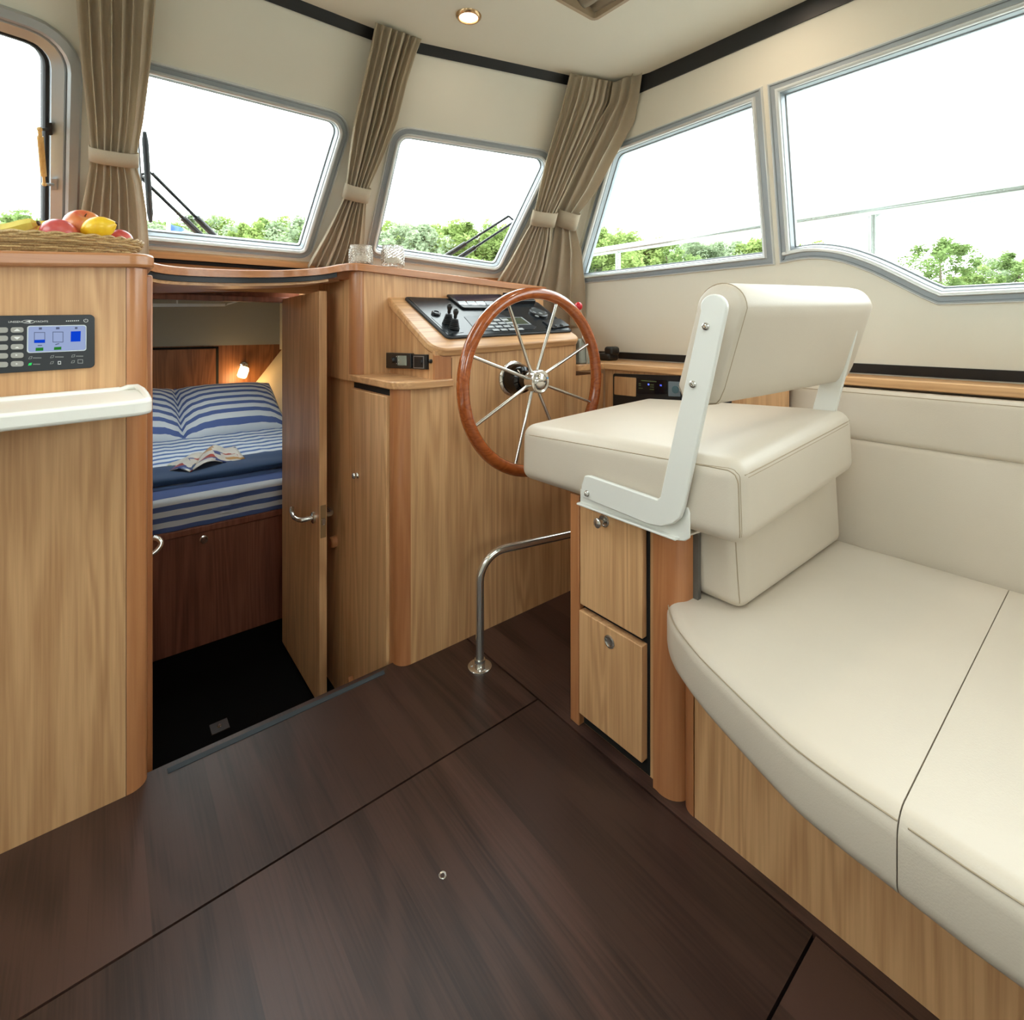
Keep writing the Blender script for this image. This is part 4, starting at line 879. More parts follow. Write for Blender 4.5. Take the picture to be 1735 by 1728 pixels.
def corner_run(A, B, C, n=18, inset=0.035):   # along A->B then turning down B->C with a rounded bend
    d1 = (A - B).normalized(); d2 = (C - B).normalized(); p = [A.lerp(B + d1 * inset, k / n) for k in range(n + 1)]
    for k in range(1, 8):
        t = k / 8; p.append((B + d1 * inset) * (1 - t) ** 2 + B * 2 * t * (1 - t) + (B + d2 * inset) * t * t)
    return p + [(B + d2 * inset).lerp(C, k / 10) for k in range(11)]
seam(corner_run(lerp(top[3], top[0], 0.03) + dn, top[0] + dn * 0.5, lerp(top[0], bot[0], 0.93)), sc_cu, on=sc_mb)
seam([lerp(top[0], top[1], t) + dn for t in [0.035 + 0.93 * k / 24 for k in range(25)]], sc_cu, on=sc_mb)
seam([lerp(top[0], top[1], t) + dn * 1.25 for t in [0.05 + 0.91 * k / 24 for k in range(25)]], sc_cu, 0.0008, on=sc_mb)
seam([p + V((0.0, -0.010, 0)) for p in corner_run(lerp(top[3], top[0], 0.7) + dn * 0.7, top[0] + dn * 0.2, lerp(top[0], bot[0], 0.93))], sc_cu, 0.0008, on=sc_mb)
# backrest
b0, b1 = 0.990, 1.600
bx = lambda x: 0.028 * (x - b0)                     # slight tilt like the seat
lean = 0.075
by = lambda z: 0.552 - lean * (z - 0.885) / 0.26
def bprof(x):   # pill section, aft face to the left
    ya = lambda z: by(z); th = 0.106; pts = []; z0, z1 = 0.887, 1.142
    for k in range(17):  # rounded top
        a = math.pi * k / 16; zc_ = z1 - th / 2
        pts.append((by(zc_) + th / 2 - th / 2 * math.cos(a) , zc_ + th / 2 * math.sin(a)))
    for k in range(7):
        t = k / 6; pts.append((by(z0 + 0.02) + th - 0.01 - 0.03 * (t), z0 + 0.03 - 0.03 * t) if False else (by(z1 - th / 2) + th + (by(z0) - by(z1 - th / 2)) * t - 0.012 * t, z1 - th / 2 + (z0 + 0.03 - (z1 - th / 2)) * t))
    for k in range(5):
        t = k / 4; pts.append((by(z0) + th - 0.02 - (th - 0.045) * t, z0 + 0.012 * (1 - t) ** 2))
    pts.append((by(z0) + 0.008, z0 + 0.003)); pts.append((by(z0), z0 + 0.012))
    for k in range(1, 8):
        t = k / 8; pts.append((by(z0 + 0.012 + (z1 - th / 2 - z0 - 0.012) * t), z0 + 0.012 + (z1 - th / 2 - z0 - 0.012) * t))
    return pts
mb = MB(); rows = []
pr = bprof(0); cyc = (sum(p[0] for p in pr) / len(pr), sum(p[1] for p in pr) / len(pr))
for x, sc in ((b0 + 0.0, 0.0), (b0, 0.55), (b0 + 0.001, 0.86), (b0 + 0.004, 0.94), (b0 + 0.010, 0.98), (b0 + 0.018, 1.0), (b0 + 0.2, 1.008), (b0 + 0.41, 1.008), (b1 - 0.05, 1.0), (b1 - 0.022, 0.985), (b1 - 0.008, 0.94), (b1, 0.84), (b1 + 0.002, 0.5), (b1 + 0.002, 0.0)):
    rows.append([V((x, cyc[0] + (y - cyc[0]) * sc - 0.085 * (x - b0), cyc[1] + (z - cyc[1]) * sc + bx(x))) for y, z in pr])
mb.grid(rows, True)
br = mb.build('backrest', leather, seat, smooth=70)
seam([V((b0 + 0.014, cyc[0] + (y - cyc[0]) * 1.0, cyc[1] + (z - cyc[1]) * 1.0 + 0.0)) for y, z in pr], br, 0.0014, closed=True)
seam([V((b0 + 0.024, cyc[0] + (y - cyc[0]) * 1.004, cyc[1] + (z - cyc[1]) * 1.004)) for y, z in pr], br, 0.0009, closed=True)
# white brackets
XB = SX0 - 0.004
P_BR = Plane((XB, 0, 0), (-1, 0, 0))
arm_px = [(1208.5 + 22.5 * math.cos(math.radians(195 - 15 * k)), 520.5 - 22.5 * math.sin(math.radians(195 - 15 * k))) for k in range(15)] + [(1158, 862), (1152, 878), (1140, 888), (1120, 893), (1098, 889), (987, 843), (984, 835), (985, 820), (990, 806), (998, 806), (1113, 846), (1118, 842)]
P_B2 = Plane((XB - 0.016, 0, 0), (-1, 0, 0))
def bracket(k):   # k = 0 port, 1 starboard (the same arm moved across the seat)
    L = [P_B2.to2(P_B2.hit(u, v)) for u, v in arm_px]
    p3 = [P_B2.to3(p) for p in L]
    dx = V((1.535 - (XB - 0.016), -0.046, 0.0)) if k else V()
    return MB().prism([p + dx for p in p3], V((0.012, 0, 0))), dx
m_, _ = bracket(0)
arm = m_.build('bracket', white_metal, seat, bevel=0.003, segs=2)
m_, _ = bracket(1); m_.build('bracket', white_metal, seat, bevel=0.003)
base_px = [(984, 842), (1097, 890), (1150, 870), (1158, 858), (1166, 862), (1168, 872), (1168, 905), (1186, 904), (1160, 917), (1150, 916), (984, 858)]
base_px = [(983, 828), (1100, 868), (1150, 862), (1157, 860), (1165, 860), (1168, 870), (1168, 912), (1160, 917), (1148, 916), (983, 856)]
P_B3 = Plane((XB, 0, 0), (-1, 0, 0))
bp = MB().prism([P_B3.hit(u, v) for u, v in base_px], (0.006, 0, 0)).build('base_plate', white_metal, seat, bevel=0.002)
q = [P_B3.hit(u, v) for u, v in ((983, 853), (1150, 914))]
MB().hexa([q[0] + V((-0.014, 0, 0)), q[1] + V((-0.014, 0, 0)), q[1] + V((0.16, -0.02, 0)), q[0] + V((0.16, 0.0, 0)), q[0] + V((-0.014, 0, 0.005)), q[1] + V((-0.014, 0, 0.005)), q[1] + V((0.16, -0.02, 0.005)), q[0] + V((0.16, 0, 0.005))]).build('base_flange', white_metal, seat, bevel=0.0015)
for u, v in ((1196, 553), (1174, 651), (995, 836)):
    o = Plane((XB - 0.0165, 0, 0), (-1, 0, 0)).hit(u, v)
    sc = MB().lathe(o, (-1, 0, 0), [(0, 0), (0, 0.0075), (0.002, 0.0075), (0.003, 0.0055), (0.007, 0.005), (0.008, 0.0035), (0.005, 0.0025), (0.005, 0)], 18).build('bolt', steel, arm, smooth=35)
# lower back cushion that closes the bench
lc_ = box_corners(1.055, 1.632, 0.528, 0.70, 0.442, 0.632)
lc_[4:] = [V(p) + V((0, 0.012, 0.035 * (p[0] - 1.055) / 0.58)) for p in lc_[4:]]
bol_mb = cushion_mb(lc_, 0.030, (0.006, 0.006, 0.004), 5, 8)
bol = bol_mb.build('bolster_cushion', leather, None, smooth=60)
tag(bol, 'cream bolster cushion standing below the helm chair at the bench end', 'cushion')
tpl = [V(p) for p in lc_]
seam([lerp(tpl[4], tpl[5], t) + dn for t in [0.05 + 0.92 * k / 20 for k in range(21)]], bol, on=bol_mb)
seam(corner_run(lerp(tpl[7], tpl[4], 0.1) + dn, tpl[4] + dn * 0.5, lerp(tpl[4], tpl[0], 0.95)), bol, on=bol_mb)

# ================================================================== BENCH
bench = thing('corner_bench', (1.4, -0.3, 0), 'light oak bench with cream leather backrest along the starboard wall', 'bench')
XBN = 0.990
MB().box(XBN, 1.885, -1.6, 0.600, 0.0, 0.302).build('front_panel', oak[2], bench)
MB().prism([(x, y, 0.0) for x, y in [(XBN - 0.001, 0.602)] + [(XBN - 0.001, 0.6021)] + qround(XBN + 0.030, 0.604, 0.031, 180, 90, 8) + [(XBN + 0.05, 0.635), (XBN + 0.05, 0.602)]][1:] , (0, 0, 0.302)).build('corner_post', cherry[2], bench, smooth=30)
front_px = [(1137, 1120), (1160, 1158), (1190, 1198), (1245, 1260), (1300, 1320), (1350, 1371), (1425, 1434), (1500, 1492), (1600, 1570), (1735, 1671)]
CZ0, CZ1 = 0.330, 0.442
fr = [onz(u, v, CZ0 + 0.02) for u, v in front_px]
fr = [(p.x, p.y) for p in fr]
fr = [(1.10, 0.702), (1.045, 0.692), (0.985, 0.665)] + fr
xe = fr[-1][0]
fr2 = fr + [(xe - 0.004, -0.2), (xe, -0.6), (xe + 0.01, -1.55)]
def cat2(pts, n=5): return [(p.x, p.y) for p in smooth_run([V((a, b, 0)) for a, b in pts], 0, len(pts) - 1, n)]
fr_s = cat2(fr2)
bo = [(x + 0.055, y - 0.014) for x, y in fr_s] + [(1.85, -1.55), (1.85, 0.70)]
MB().prism([(x, y, 0.302) for x, y in bo], (0, 0, 0.028)).build('top_board', cherry[1], bench, bevel=0.003)
YSM = 0.190
fwd = [p for p in fr_s if p[1] > YSM]; aft = [p for p in fr_s if p[1] <= YSM]
whole = soft_prism(fr_s + [(1.66, fr_s[-1][1]), (1.66, 0.705)], CZ0, CZ1, 0.030, 6)
def cut(mb, y, keep):   # one half of the slab, closed at the cut
    me = bpy.data.meshes.new('cut'); me.from_pydata(mb.v, [], mb.f); bm = bmesh.new(); bm.from_mesh(me)
    bmesh.ops.remove_doubles(bm, verts=bm.verts, dist=1e-5); bmesh.ops.recalc_face_normals(bm, faces=bm.faces)
    r = bmesh.ops.bisect_plane(bm, geom=bm.verts[:] + bm.edges[:] + bm.faces[:], plane_co=(0, y, 0), plane_no=(0, 1, 0), clear_inner=(keep > 0), clear_outer=(keep < 0))
    bmesh.ops.holes_fill(bm, edges=[e for e in bm.edges if e.is_boundary])
    bm.verts.index_update(); out = MB().add([v.co.copy() for v in bm.verts], [tuple(v.index for v in f.verts) for f in bm.faces]); bm.free(); bpy.data.meshes.remove(me); return out
c1 = cut(whole, YSM + 0.0008, 1).build('bench_cushion', leather, None, smooth=50, bevel=0.003); tag(c1, 'curved cream bench seat cushion nearest the helm chair', 'cushion')
c2 = cut(whole, YSM - 0.0008, -1).build('bench_cushion', leather, None, smooth=50, bevel=0.003); tag(c2, 'cream bench seat cushion at the lower right corner', 'cushion')
seam([V((x + 0.013 * 0.4, y, CZ1 - 0.010)) for x, y in fwd[6:]], c1, 0.0012)
seam([V((x + 0.013 * 0.4, y, CZ1 - 0.010)) for x, y in aft[0:24]], c2, 0.0012)
# backrest: lower pad, upper roll
bk = bench
MB_lo = cushion_mb([(1.655, -1.55, 0.40), (1.76, -1.55, 0.40), (1.76, 0.715, 0.40), (1.655, 0.715, 0.40), (1.708, -1.55, 0.725), (1.79, -1.55, 0.725), (1.79, 0.715, 0.725), (1.708, 0.715, 0.725)], 0.014, (0.006, 0, 0), 4, 8)
MB_lo.build('lower_pad', leather, bk, smooth=60)
cushion_mb([(1.706, -1.55, 0.718), (1.80, -1.55, 0.718), (1.80, 0.72, 0.718), (1.706, 0.72, 0.718), (1.735, -1.55, 0.868), (1.79, -1.55, 0.868), (1.79, 0.72, 0.868), (1.735, 0.72, 0.868)], 0.022, (0.010, 0, 0), 5, 8).build('upper_roll', leather, bk, smooth=60)
seam([V((1.7345, y, 0.858)) for y in (-1.5, 0.0, 0.69)], bk, 0.001)

# ================================================================== CURTAINS
def curtain(name, rows, plane, off, folds, amp, label, tie_row, tie_h, seed, nrow=46, tie_tilt=0.0):
    rnd = random.Random(seed); pl = plane.off(off)
    R = [(pl.hit(a, b), pl.hit(c, d), e) for a, b, c, d, e in rows]
    cum = [0.0]
    for i in range(1, len(R)): cum.append(cum[-1] + ((R[i][0] + R[i][1]) / 2 - (R[i - 1][0] + R[i - 1][1]) / 2).length)
    th = thing(name, (R[-1][0] + R[-1][1]) / 2, label, 'curtain', 'tied back curtains')
    ncol = folds * 10; am = [0.65 + 0.6 * rnd.random() for _ in range(folds + 2)]; ph = [rnd.uniform(-0.25, 0.25) for _ in range(folds + 2)]
    g = []
    for j in range(nrow + 1):
        t = cum[-1] * j / nrow; i = 0
        while i < len(R) - 2 and cum[i + 1] < t: i += 1
        w = (t - cum[i]) / max(1e-6, cum[i + 1] - cum[i]); w2 = w * w * (3 - 2 * w) * 0.5 + w * 0.5
        Lp = R[i][0].lerp(R[i + 1][0], w2); Rp = R[i][1].lerp(R[i + 1][1], w2); a = (R[i][2] * (1 - w) + R[i + 1][2] * w) * amp
        row = []
        for k in range(ncol + 1):
            s = k / ncol; f = s * folds; fi = min(int(f), folds); wv = math.sin(2 * math.pi * (f + ph[fi] * math.sin(math.pi * (f % 1)) ) + 0.35 * math.sin(t * 5 + fi))
            wv = math.copysign(abs(wv) ** 0.7, wv)
            sx = s + 0.22 / folds * (math.cos(2 * math.pi * f + 0.5) - math.cos(0.5))
            row.append(Lp.lerp(Rp, max(-0.01, min(1.01, sx))) + plane.n * (a * am[fi] * wv))
        g.append(row)
    MB().grid(g).build('cloth', curtain_m, th, smooth=80, solid=0.002)
    Lp, Rp, _ = R[tie_row]; Ln, Rn, _ = R[tie_row + 1]; c = (Lp + Rp + Ln + Rn) / 4; ex = ((Rp + Rn) - (Lp + Ln)).normalized(); wd = ((Rp + Rn) - (Lp + Ln)).length / 4 + 0.004
    ax = ((Ln + Rn) - (Lp + Rp)).normalized(); ax = (ax - ex * ax.dot(ex)).normalized(); nn = ex.cross(ax); nn = nn if nn.dot(plane.n) > 0 else -nn
    hh = ((Ln + Rn) - (Lp + Rp)).length / 4; rings = []
    for z in (-hh, 0, hh):
        rings.append([c + ax * (z + tie_tilt * math.cos(q)) + ex * (wd * math.copysign(abs(math.cos(q)) ** 0.75, math.cos(q))) + nn * ((amp * 0.95 + 0.009) * math.copysign(abs(math.sin(q)) ** 0.75, math.sin(q))) for q in [2 * math.pi * k / 40 for k in range(40)]])
    MB().grid(rings, True).build('tie_band', curtain_m, th, smooth=70, solid=0.003, label='flat cloth tie band')
    return th
curtain('curtain', [(128, -70, 266, -70, 1), (131, 0, 263, 0, 1), (139, 110, 254, 110, 0.9), (150, 205, 242, 205, 0.8), (154, 249, 232, 258, 0.62), (154, 270, 231, 284, 0.62), (148, 310, 240, 310, 0.85), (138, 360, 248, 360, 1.0), (128, 410, 252, 410, 1.05), (122, 447, 253, 447, 1.1)],
        P_MID, 0.060, 7, 0.015, 'tan curtain tied back between the left and middle windscreens', 4, 0.03, 3)
curtain('curtain', [(637, 38, 713, 66, 1), (629, 80, 703, 92, 1.0), (616, 140, 688, 140, 0.95), (601, 206, 672, 206, 0.9), (592, 268, 648, 268, 0.8), (587, 311, 626, 318, 0.62), (583, 334, 621, 344, 0.62), (566, 370, 620, 372, 0.85), (548, 405, 618, 412, 1.0), (528, 441, 612, 452, 1.05), (522, 452, 609, 462, 1.05)],
        P_MID, 0.055, 7, 0.014, 'tan curtain tied back between the middle and right windscreens', 5, 0.03, 5)
curtain('curtain', [(966, 124, 1043, 139, 0.8), (956, 165, 1036, 175, 1.0), (942, 215, 1014, 222, 1.0), (925, 272, 988, 272, 0.95), (914, 318, 966, 318, 0.8), (906, 356, 944, 360, 0.62), (899, 380, 936, 384, 0.62), (884, 406, 936, 410, 0.85), (866, 440, 930, 450, 1.0), (846, 472, 922, 484, 1.05), (842, 478, 921, 492, 1.05)],
        P_STB, 0.050, 8, 0.013, 'tan curtain tied back at the right edge of the right windscreen', 5, 0.03, 8)
_n = (P_SIDE.n + P_STB.n).normalized()
P_COR = Plane(corner(1.6) + _n * 0.055, _n)
curtain('curtain', [(1040, 140, 1089, 117, 0.8), (1034, 175, 1083, 160, 1.0), (1002, 225, 1074, 208, 1.0), (978, 275, 1044, 262, 0.95), (958, 320, 1012, 322, 0.8), (947, 353, 980, 362, 0.65), (943, 380, 976, 391, 0.65), (936, 420, 985, 425, 0.9), (924, 480, 991, 480, 1.0), (916, 530, 993, 530, 1.0), (914, 558, 994, 558, 1.0)],
        P_COR, 0.035, 3, 0.018, 'tan curtain tied back at the front of the small side window', 5, 0.03, 12)

# ================================================================== DOOR TO THE FORWARD CABIN
door = S(empty('door_1', (0.625, 2.13, LZ)), 'open light oak cabin door seen almost edge on')
dX = 0.625
yA, yB = onx(478, 700, dX).y, onx(541, 700, dX).y
MB().hexa([(dX, yB, LZ + 0.02), (dX + 0.028, yB, LZ + 0.02), (dX + 0.028, yA, LZ + 0.02), (dX, yA, LZ + 0.02), (dX, yB, 1.185), (dX + 0.028, yB, 1.185), (dX + 0.028, yA, 1.176), (dX, yA, 1.176)]).build('leaf', oak[2], door, bevel=0.0015)
hz = onx(530, 875, dX).z; hy = onx(532, 875, dX).y
lh = MB().lathe((dX, hy, hz), (-1, 0, 0), [(0, 0), (0, 0.021), (0.006, 0.021), (0.008, 0.018), (0.008, 0)], 22).tube([V((dX - 0.004, hy, hz)), V((dX - 0.042, hy, hz)), V((dX - 0.052, hy + 0.012, hz)), V((dX - 0.054, hy + 0.06, hz - 0.004)), V((dX - 0.050, hy + 0.105, hz + 0.004)), V((dX - 0.046, hy + 0.118, hz + 0.014))], 0.0085, 12).build('lever_handle', steel, door, smooth=50)
MB().lathe((dX + 0.028, hy, hz), (1, 0, 0), [(0, 0), (0, 0.021), (0.006, 0.021), (0.008, 0)], 22).tube([V((dX + 0.03, hy, hz)), V((dX + 0.062, hy, hz)), V((dX + 0.07, hy + 0.012, hz)), V((dX + 0.07, hy + 0.10, hz))], 0.0085, 12).build('lever_handle', steel, door, smooth=50)
MB().box(dX + 0.004, dX + 0.024, yB - 0.0015, yB + 0.001, hz - 0.06, hz + 0.06).build('lock_plate', wood('bronze_lock_plate', (150, 120, 84), (130, 104, 70), 2, 0.3), door)
MB().box(dX + 0.008, dX + 0.020, yB - 0.006, yB, hz - 0.012, hz + 0.012).build('latch', steel_soft, door)
for v in (940,):
    gh = onx(250, 945, 0.088)
grab = thing('grab_handle', V((0.082, 1.62, onx(250, 945, 0.10).z - 0.03)), 'chrome curved grab handle at the left side of the companionway', 'handle')
g0 = V((0.088, 1.615, onx(250, 950, 0.092).z))
gp = smooth_run([g0, g0 + V((0.014, -0.003, -0.003)), g0 + V((0.029, 0.0, 0.006)), g0 + V((0.036, 0.004, 0.018)), g0 + V((0.031, 0.008, 0.029)), g0 + V((0.020, 0.012, 0.034))], 0, 5, 5)
MB().tube(gp, 0.0062, 14).build('bar', steel, grab, smooth=60)
MB().lathe(g0, (1, 0, 0), [(0, 0), (0, 0.010), (0.004, 0.009), (0.004, 0)], 18).build('rose', steel, grab, smooth=50)
db = onx(569, 917, 0.712)
tag(MB().lathe(db, (-1, 0, 0), [(0, 0), (0, 0.022), (0.018, 0.022), (0.022, 0.018), (0.022, 0)], 24).build('door_bumper', cherry[0], None, smooth=40), 'round cherry bumper on the companionway wall behind the door', 'door stop')
pp = onz(372, 1232, LZ)
sp = thing('floor_latch', pp, 'small square latch plate on the black lower floor', 'latch')
MB().box(pp.x - 0.028, pp.x + 0.028, pp.y - 0.028, pp.y + 0.028, LZ, LZ + 0.004).build('plate', plain('dark_latch_plate', (58, 44, 36), 0.5), sp, bevel=0.001)
MB().lathe((pp.x, pp.y, LZ + 0.004), (0, 0, 1), [(0, 0), (0, 0.008), (0.005, 0.006), (0.005, 0)], 14).build('button', steel, sp, smooth=40)
cl0 = onx(599, 1148, 0.700)
tag(MB().prism([cl0 + V((0, -0.015, -0.03)), cl0 + V((0, 0.02, -0.03)), cl0 + V((0, 0.004, 0.008))], (-0.018, 0, 0)).build('door_wedge', cherry[1], None, bevel=0.002), 'small wooden wedge at the foot of the companionway wall', 'door stop')

# ================================================================== BERTH
YB = 2.60
bed = thing('berth', (0.4, 3.5, LZ), 'forward double berth with a brown veneered drawer front', 'bed')
bf = MB().box(-0.55, 1.38, YB, YB + 0.02, LZ + 0.01, 0.150).build('drawer_front', mahog, bed)
MB().box(-0.56, 1.40, YB - 0.012, YB + 0.03, 0.150, 0.180).build('edge_rail', mahog, bed, bevel=0.004)
bkn = ony(345, 913, YB)
MB().lathe(bkn, (0, -1, 0), [(0, 0), (0, 0.016), (0.004, 0.016), (0.006, 0.010), (0.014, 0.010), (0.018, 0.015), (0.024, 0.012), (0.024, 0)], 20).build('knob', steel, bf, smooth=40)
def half(y): t = (y - YB) / (HB - YB); return 0.93 - 0.43 * t
def wob(x, y): return 0.004 * math.sin(13 * x + 5 * y) + 0.003 * math.sin(31 * x - 9 * y)
rows = []
for j in range(22):
    y = YB + 0.10 + (HB - 0.02 - YB - 0.10) * j / 21
    rows.append([V((0.4 + half(y) * (2 * k / 40 - 1), y, 0.318 + 0.5 * wob(k / 10, y))) for k in range(41)])
mt = MB().grid(rows); mt.build('mattress', sheet_m, bed, smooth=80, solid=0.05, label='fine blue and white striped sheet')
rows = []
rnd = random.Random(4)
for j in range(26):
    t = j / 25; row = []
    for k in range(121):
        x = -0.50 + 1.82 * k / 120
        cr = 0.010 * math.exp(-((x - 0.46) / 0.05) ** 2) * math.sin(60 * t + 3) + 0.006 * math.sin(9 * x + 2 * t) + 0.004 * math.sin(47 * x + 6 * t) * t
        if t < 0.3:
            s = t / 0.3; a = s * math.pi / 2; y = YB + 0.24 - (0.20) * s - 0.03 * math.sin(a); z = 0.345 - 0.045 * (1 - math.cos(a))
        else:
            s = (t - 0.3) / 0.7; y = YB + 0.010 - 0.004 * math.sin(math.pi * s); z = 0.300 - 0.122 * s
        row.append(V((x, y - abs(cr) * (1 if t > 0.2 else 0.4), z + cr * 0.5 * (1 - t))))
    rows.append(row)
duv = MB().grid(rows).build('duvet', duvet_m, None, smooth=80, solid=0.012); tag(duv, 'wide blue and white striped duvet hanging over the foot of the berth', 'duvet')
rows = []
for j in range(9):
    t = j / 8; row = []
    for k in range(81):
        x = -0.48 + 1.78 * k / 80
        y = YB + 0.115 + 0.30 * t; edge = min(t, 1 - t); z = 0.356 + 0.010 * min(1, edge * 6) + 0.003 * math.sin(11 * x + 7 * t)
        row.append(V((x, y + 0.006 * math.sin(6 * x), z)))
    rows.append(row)
tag(MB().grid(rows).build('blanket', navy_m, None, smooth=80, solid=0.022), 'folded navy blanket across the foot of the berth', 'blanket')
def pillow(cx, w, seed, label):
    rnd = random.Random(seed); o = V((cx, 4.08, 0.47)); a = math.radians(28); d, h = 0.30, 0.105; n = 26; top, bt = [], []
    for j in range(n + 1):
        r1, r2 = [], []
        for i in range(n + 1):
            s, t = 2 * i / n - 1, 2 * j / n - 1
            hh = h * max(0.0, (1 - abs(s) ** 3.2)) ** 0.6 * max(0.0, (1 - abs(t) ** 2.6)) ** 0.6
            pin = 1 - 0.05 * (1 - abs(s)) ** 1.0 * abs(t) ** 3
            x = s * w * (1 - 0.06 * (1 - t * t) * abs(s) ** 4 * 0 ) ; y = t * d * pin
            wr = 0.004 * math.sin(23 * s + 5 * t + seed) * abs(s) ** 2
            for lst, sg in ((r1, 1), (r2, -0.45)):
                z = hh * sg + wr
                lst.append(V((x, y * math.cos(a) - z * math.sin(a), y * math.sin(a) + z * math.cos(a))) + o)
        top.append(r1); bt.append(r2)
    mb = MB().grid(top).grid(bt)
    ob = mb.build('pillow', pillow_m, None, smooth=80)
    return tag(ob, label, 'pillow', 'striped pillows on the berth')
pillow(0.725, 0.315, 1, 'right blue striped pillow leaning on the headboard under the lamp')
pillow(0.095, 0.318, 2, 'left blue striped pillow partly hidden by the door frame')
# open magazine
mg = thing('magazine', onz(335, 790, 0.37), 'open illustrated magazine lying on the navy blanket', 'magazine')
mt_ = NT('magazine_pages'); mco = mt_.coords(False)
vo = mt_.n('TexVoronoi'); vo.distance = 'CHEBYCHEV'; vo.inputs['Scale'].default_value = 16; mt_.l(mco, vo.inputs['Vector'])
sepc = mt_.n('SeparateColor'); mt_.l(vo.outputs['Color'], sepc.inputs[0])
mcol = mt_.ramp(sepc.outputs[0], (0.0, lin(214, 208, 198)), (0.34, lin(222, 216, 204)), (0.40, lin(176, 70, 58)), (0.52, lin(64, 84, 142)), (0.62, lin(214, 206, 192)), (0.74, lin(92, 140, 96)), (0.82, lin(196, 150, 92)), (0.9, lin(220, 214, 204)))
for nd in mt_.t.nodes:
    if nd.type == 'VALTORGB': nd.color_ramp.interpolation = 'CONSTANT'
mag_m = mt_.bsdf(mcol, 0.35)
sp0, sp1 = onz(322, 801, 0.372), onz(345, 768, 0.372)
for sgn, pxs in ((1, (415, 778, 398, 757)), (-1, (268, 798, 290, 785))):
    e0, e1 = onz(pxs[0], pxs[1], 0.372), onz(pxs[2], pxs[3], 0.372); rows = []
    for j in range(9):
        a = sp0.lerp(sp1, j / 8); b = e0.lerp(e1, j / 8)
        rows.append([a.lerp(b, i / 14) + V((0, 0, 0.003 + (0.034 if sgn > 0 else 0.016) * math.sin(math.pi * min(1, i / 14 * 1.5)) ** 1.2 * (1 - 0.4 * i / 14) * (1 if i else 0.3))) for i in range(15)])
    MB().grid(rows).build('page', mag_m, mg, smooth=80, solid=0.003)
# reading lamp
lb = ony(413, 620, HB)
lamp = thing('reading_lamp', lb, 'small lit reading lamp on the headboard wall of the forward cabin', 'lamp')
MB().lathe(lb, (0, -1, 0), [(0, 0), (0, 0.035), (0.012, 0.033), (0.016, 0.012), (0.05, 0.010), (0.05, 0)], 20).build('wall_mount', steel, lamp, smooth=40)
ld = V((-0.34, -0.25, -0.85)).normalized(); l0 = lb + V((0, -0.06, 0.0))
MB().lathe(l0 - ld * 0.02, ld, [(0, 0), (0, 0.018), (0.03, 0.024), (0.03, 0)], 20).build('socket', steel, lamp, smooth=40)
MB().lathe(l0 + ld * 0.010, ld, [(0, 0), (0, 0.030), (0.02, 0.036), (0.075, 0.036), (0.085, 0.030), (0.085, 0)], 20).build('shade', emit('warm_lit_glass', (255, 206, 130), 14.0), lamp, smooth=40, label='glowing frosted glass shade')
bl = bpy.data.lights.new('reading_lamp_light', 'POINT'); bl.energy = 2.2; bl.color = (1.0, 0.62, 0.28); bl.shadow_soft_size = 0.04
blo = bpy.data.objects.new('bulb_light', bl); COL.objects.link(blo); blo.location = l0 + ld * 0.13 + V((-0.02, -0.05, 0)); 

br_ = thing('cabin_blind_rail', ony(330, 517, 4.4), 'white slatted blind rail below the forward cabin roof', 'blind')
MB().hexa([ony(255, 520, 4.4), ony(382, 519, 4.4), ony(382, 519, 4.45), ony(255, 520, 4.45), ony(255, 514, 4.4), ony(382, 514.5, 4.4), ony(382, 514.5, 4.45), ony(255, 514, 4.45)]).build('rail', alu_white, br_, bevel=0.003)
MB().hexa([ony(382, 518, 4.4), ony(416, 508, 4.4), ony(416, 508, 4.44), ony(382, 518, 4.44), ony(386, 514, 4.4), ony(416, 506.5, 4.4), ony(416, 506.5, 4.44), ony(386, 514, 4.44)]).build('end_arm', alu_white, br_)
MB().tube([ony(300, 516, 4.42) , V((ony(300, 516, 4.42).x, 4.42, 1.30))], 0.006, 8).build('bracket', alu_white, br_)

# ================================================================== FRUIT BASKET
bk_c = V((-0.125, 1.575, gz(-0.125))); RX, RY, BH = 0.205, 0.125, 0.040
bas = thing('fruit_basket', bk_c, 'shallow wicker basket of fruit on the galley cabinet', 'basket')
wick = [wood('wicker_%d' % i, c, d, 0, rough=0.6, across=60, along=60, grain=0.7) for i, (c, d) in enumerate((((190, 158, 108), (120, 92, 54)), ((168, 136, 88), (104, 78, 44)), ((204, 174, 122), (136, 106, 64))))]
def ell(t, k=1.0, z=0.0): return V((bk_c.x + math.cos(t) * RX * k, bk_c.y + math.sin(t) * RY * k, gz(bk_c.x + math.cos(t) * RX * k) + z))
for r in range(7):
    z = 0.004 + r * 0.0052; kk = 0.90 + 0.10 * r / 6; mbw = MB()
    mbw.tube([ell(2 * math.pi * q / 160, kk + 0.012 * (1 if ((q // 4) + r) % 2 else -1) * 0.8, z) for q in range(160)], 0.0030, 6, closed=True)
    mbw.build('woven_strand', wick[r % 3], bas, smooth=60)
rimw = MB()
for h in range(2):
    rimw.tube([ell(2 * math.pi * q / 220, 1.005 + 0.010 * math.cos(q * 0.55 + math.pi * h), BH + 0.002 + 0.0035 * math.sin(q * 0.55 + math.pi * h)) for q in range(220)], 0.0036, 6, closed=True)
rimw.build('plaited_rim', wick[2], bas, smooth=60)
MB().prism([ell(2 * math.pi * q / 48, 0.89, 0.001) for q in range(48)], (0, 0, 0.004)).build('base', wick[1], bas)
stk = MB()
for q in range(34):
    t = 2 * math.pi * q / 34; stk.tube([ell(t, 0.905, 0.002), ell(t, 0.995, BH)], 0.0022, 5)
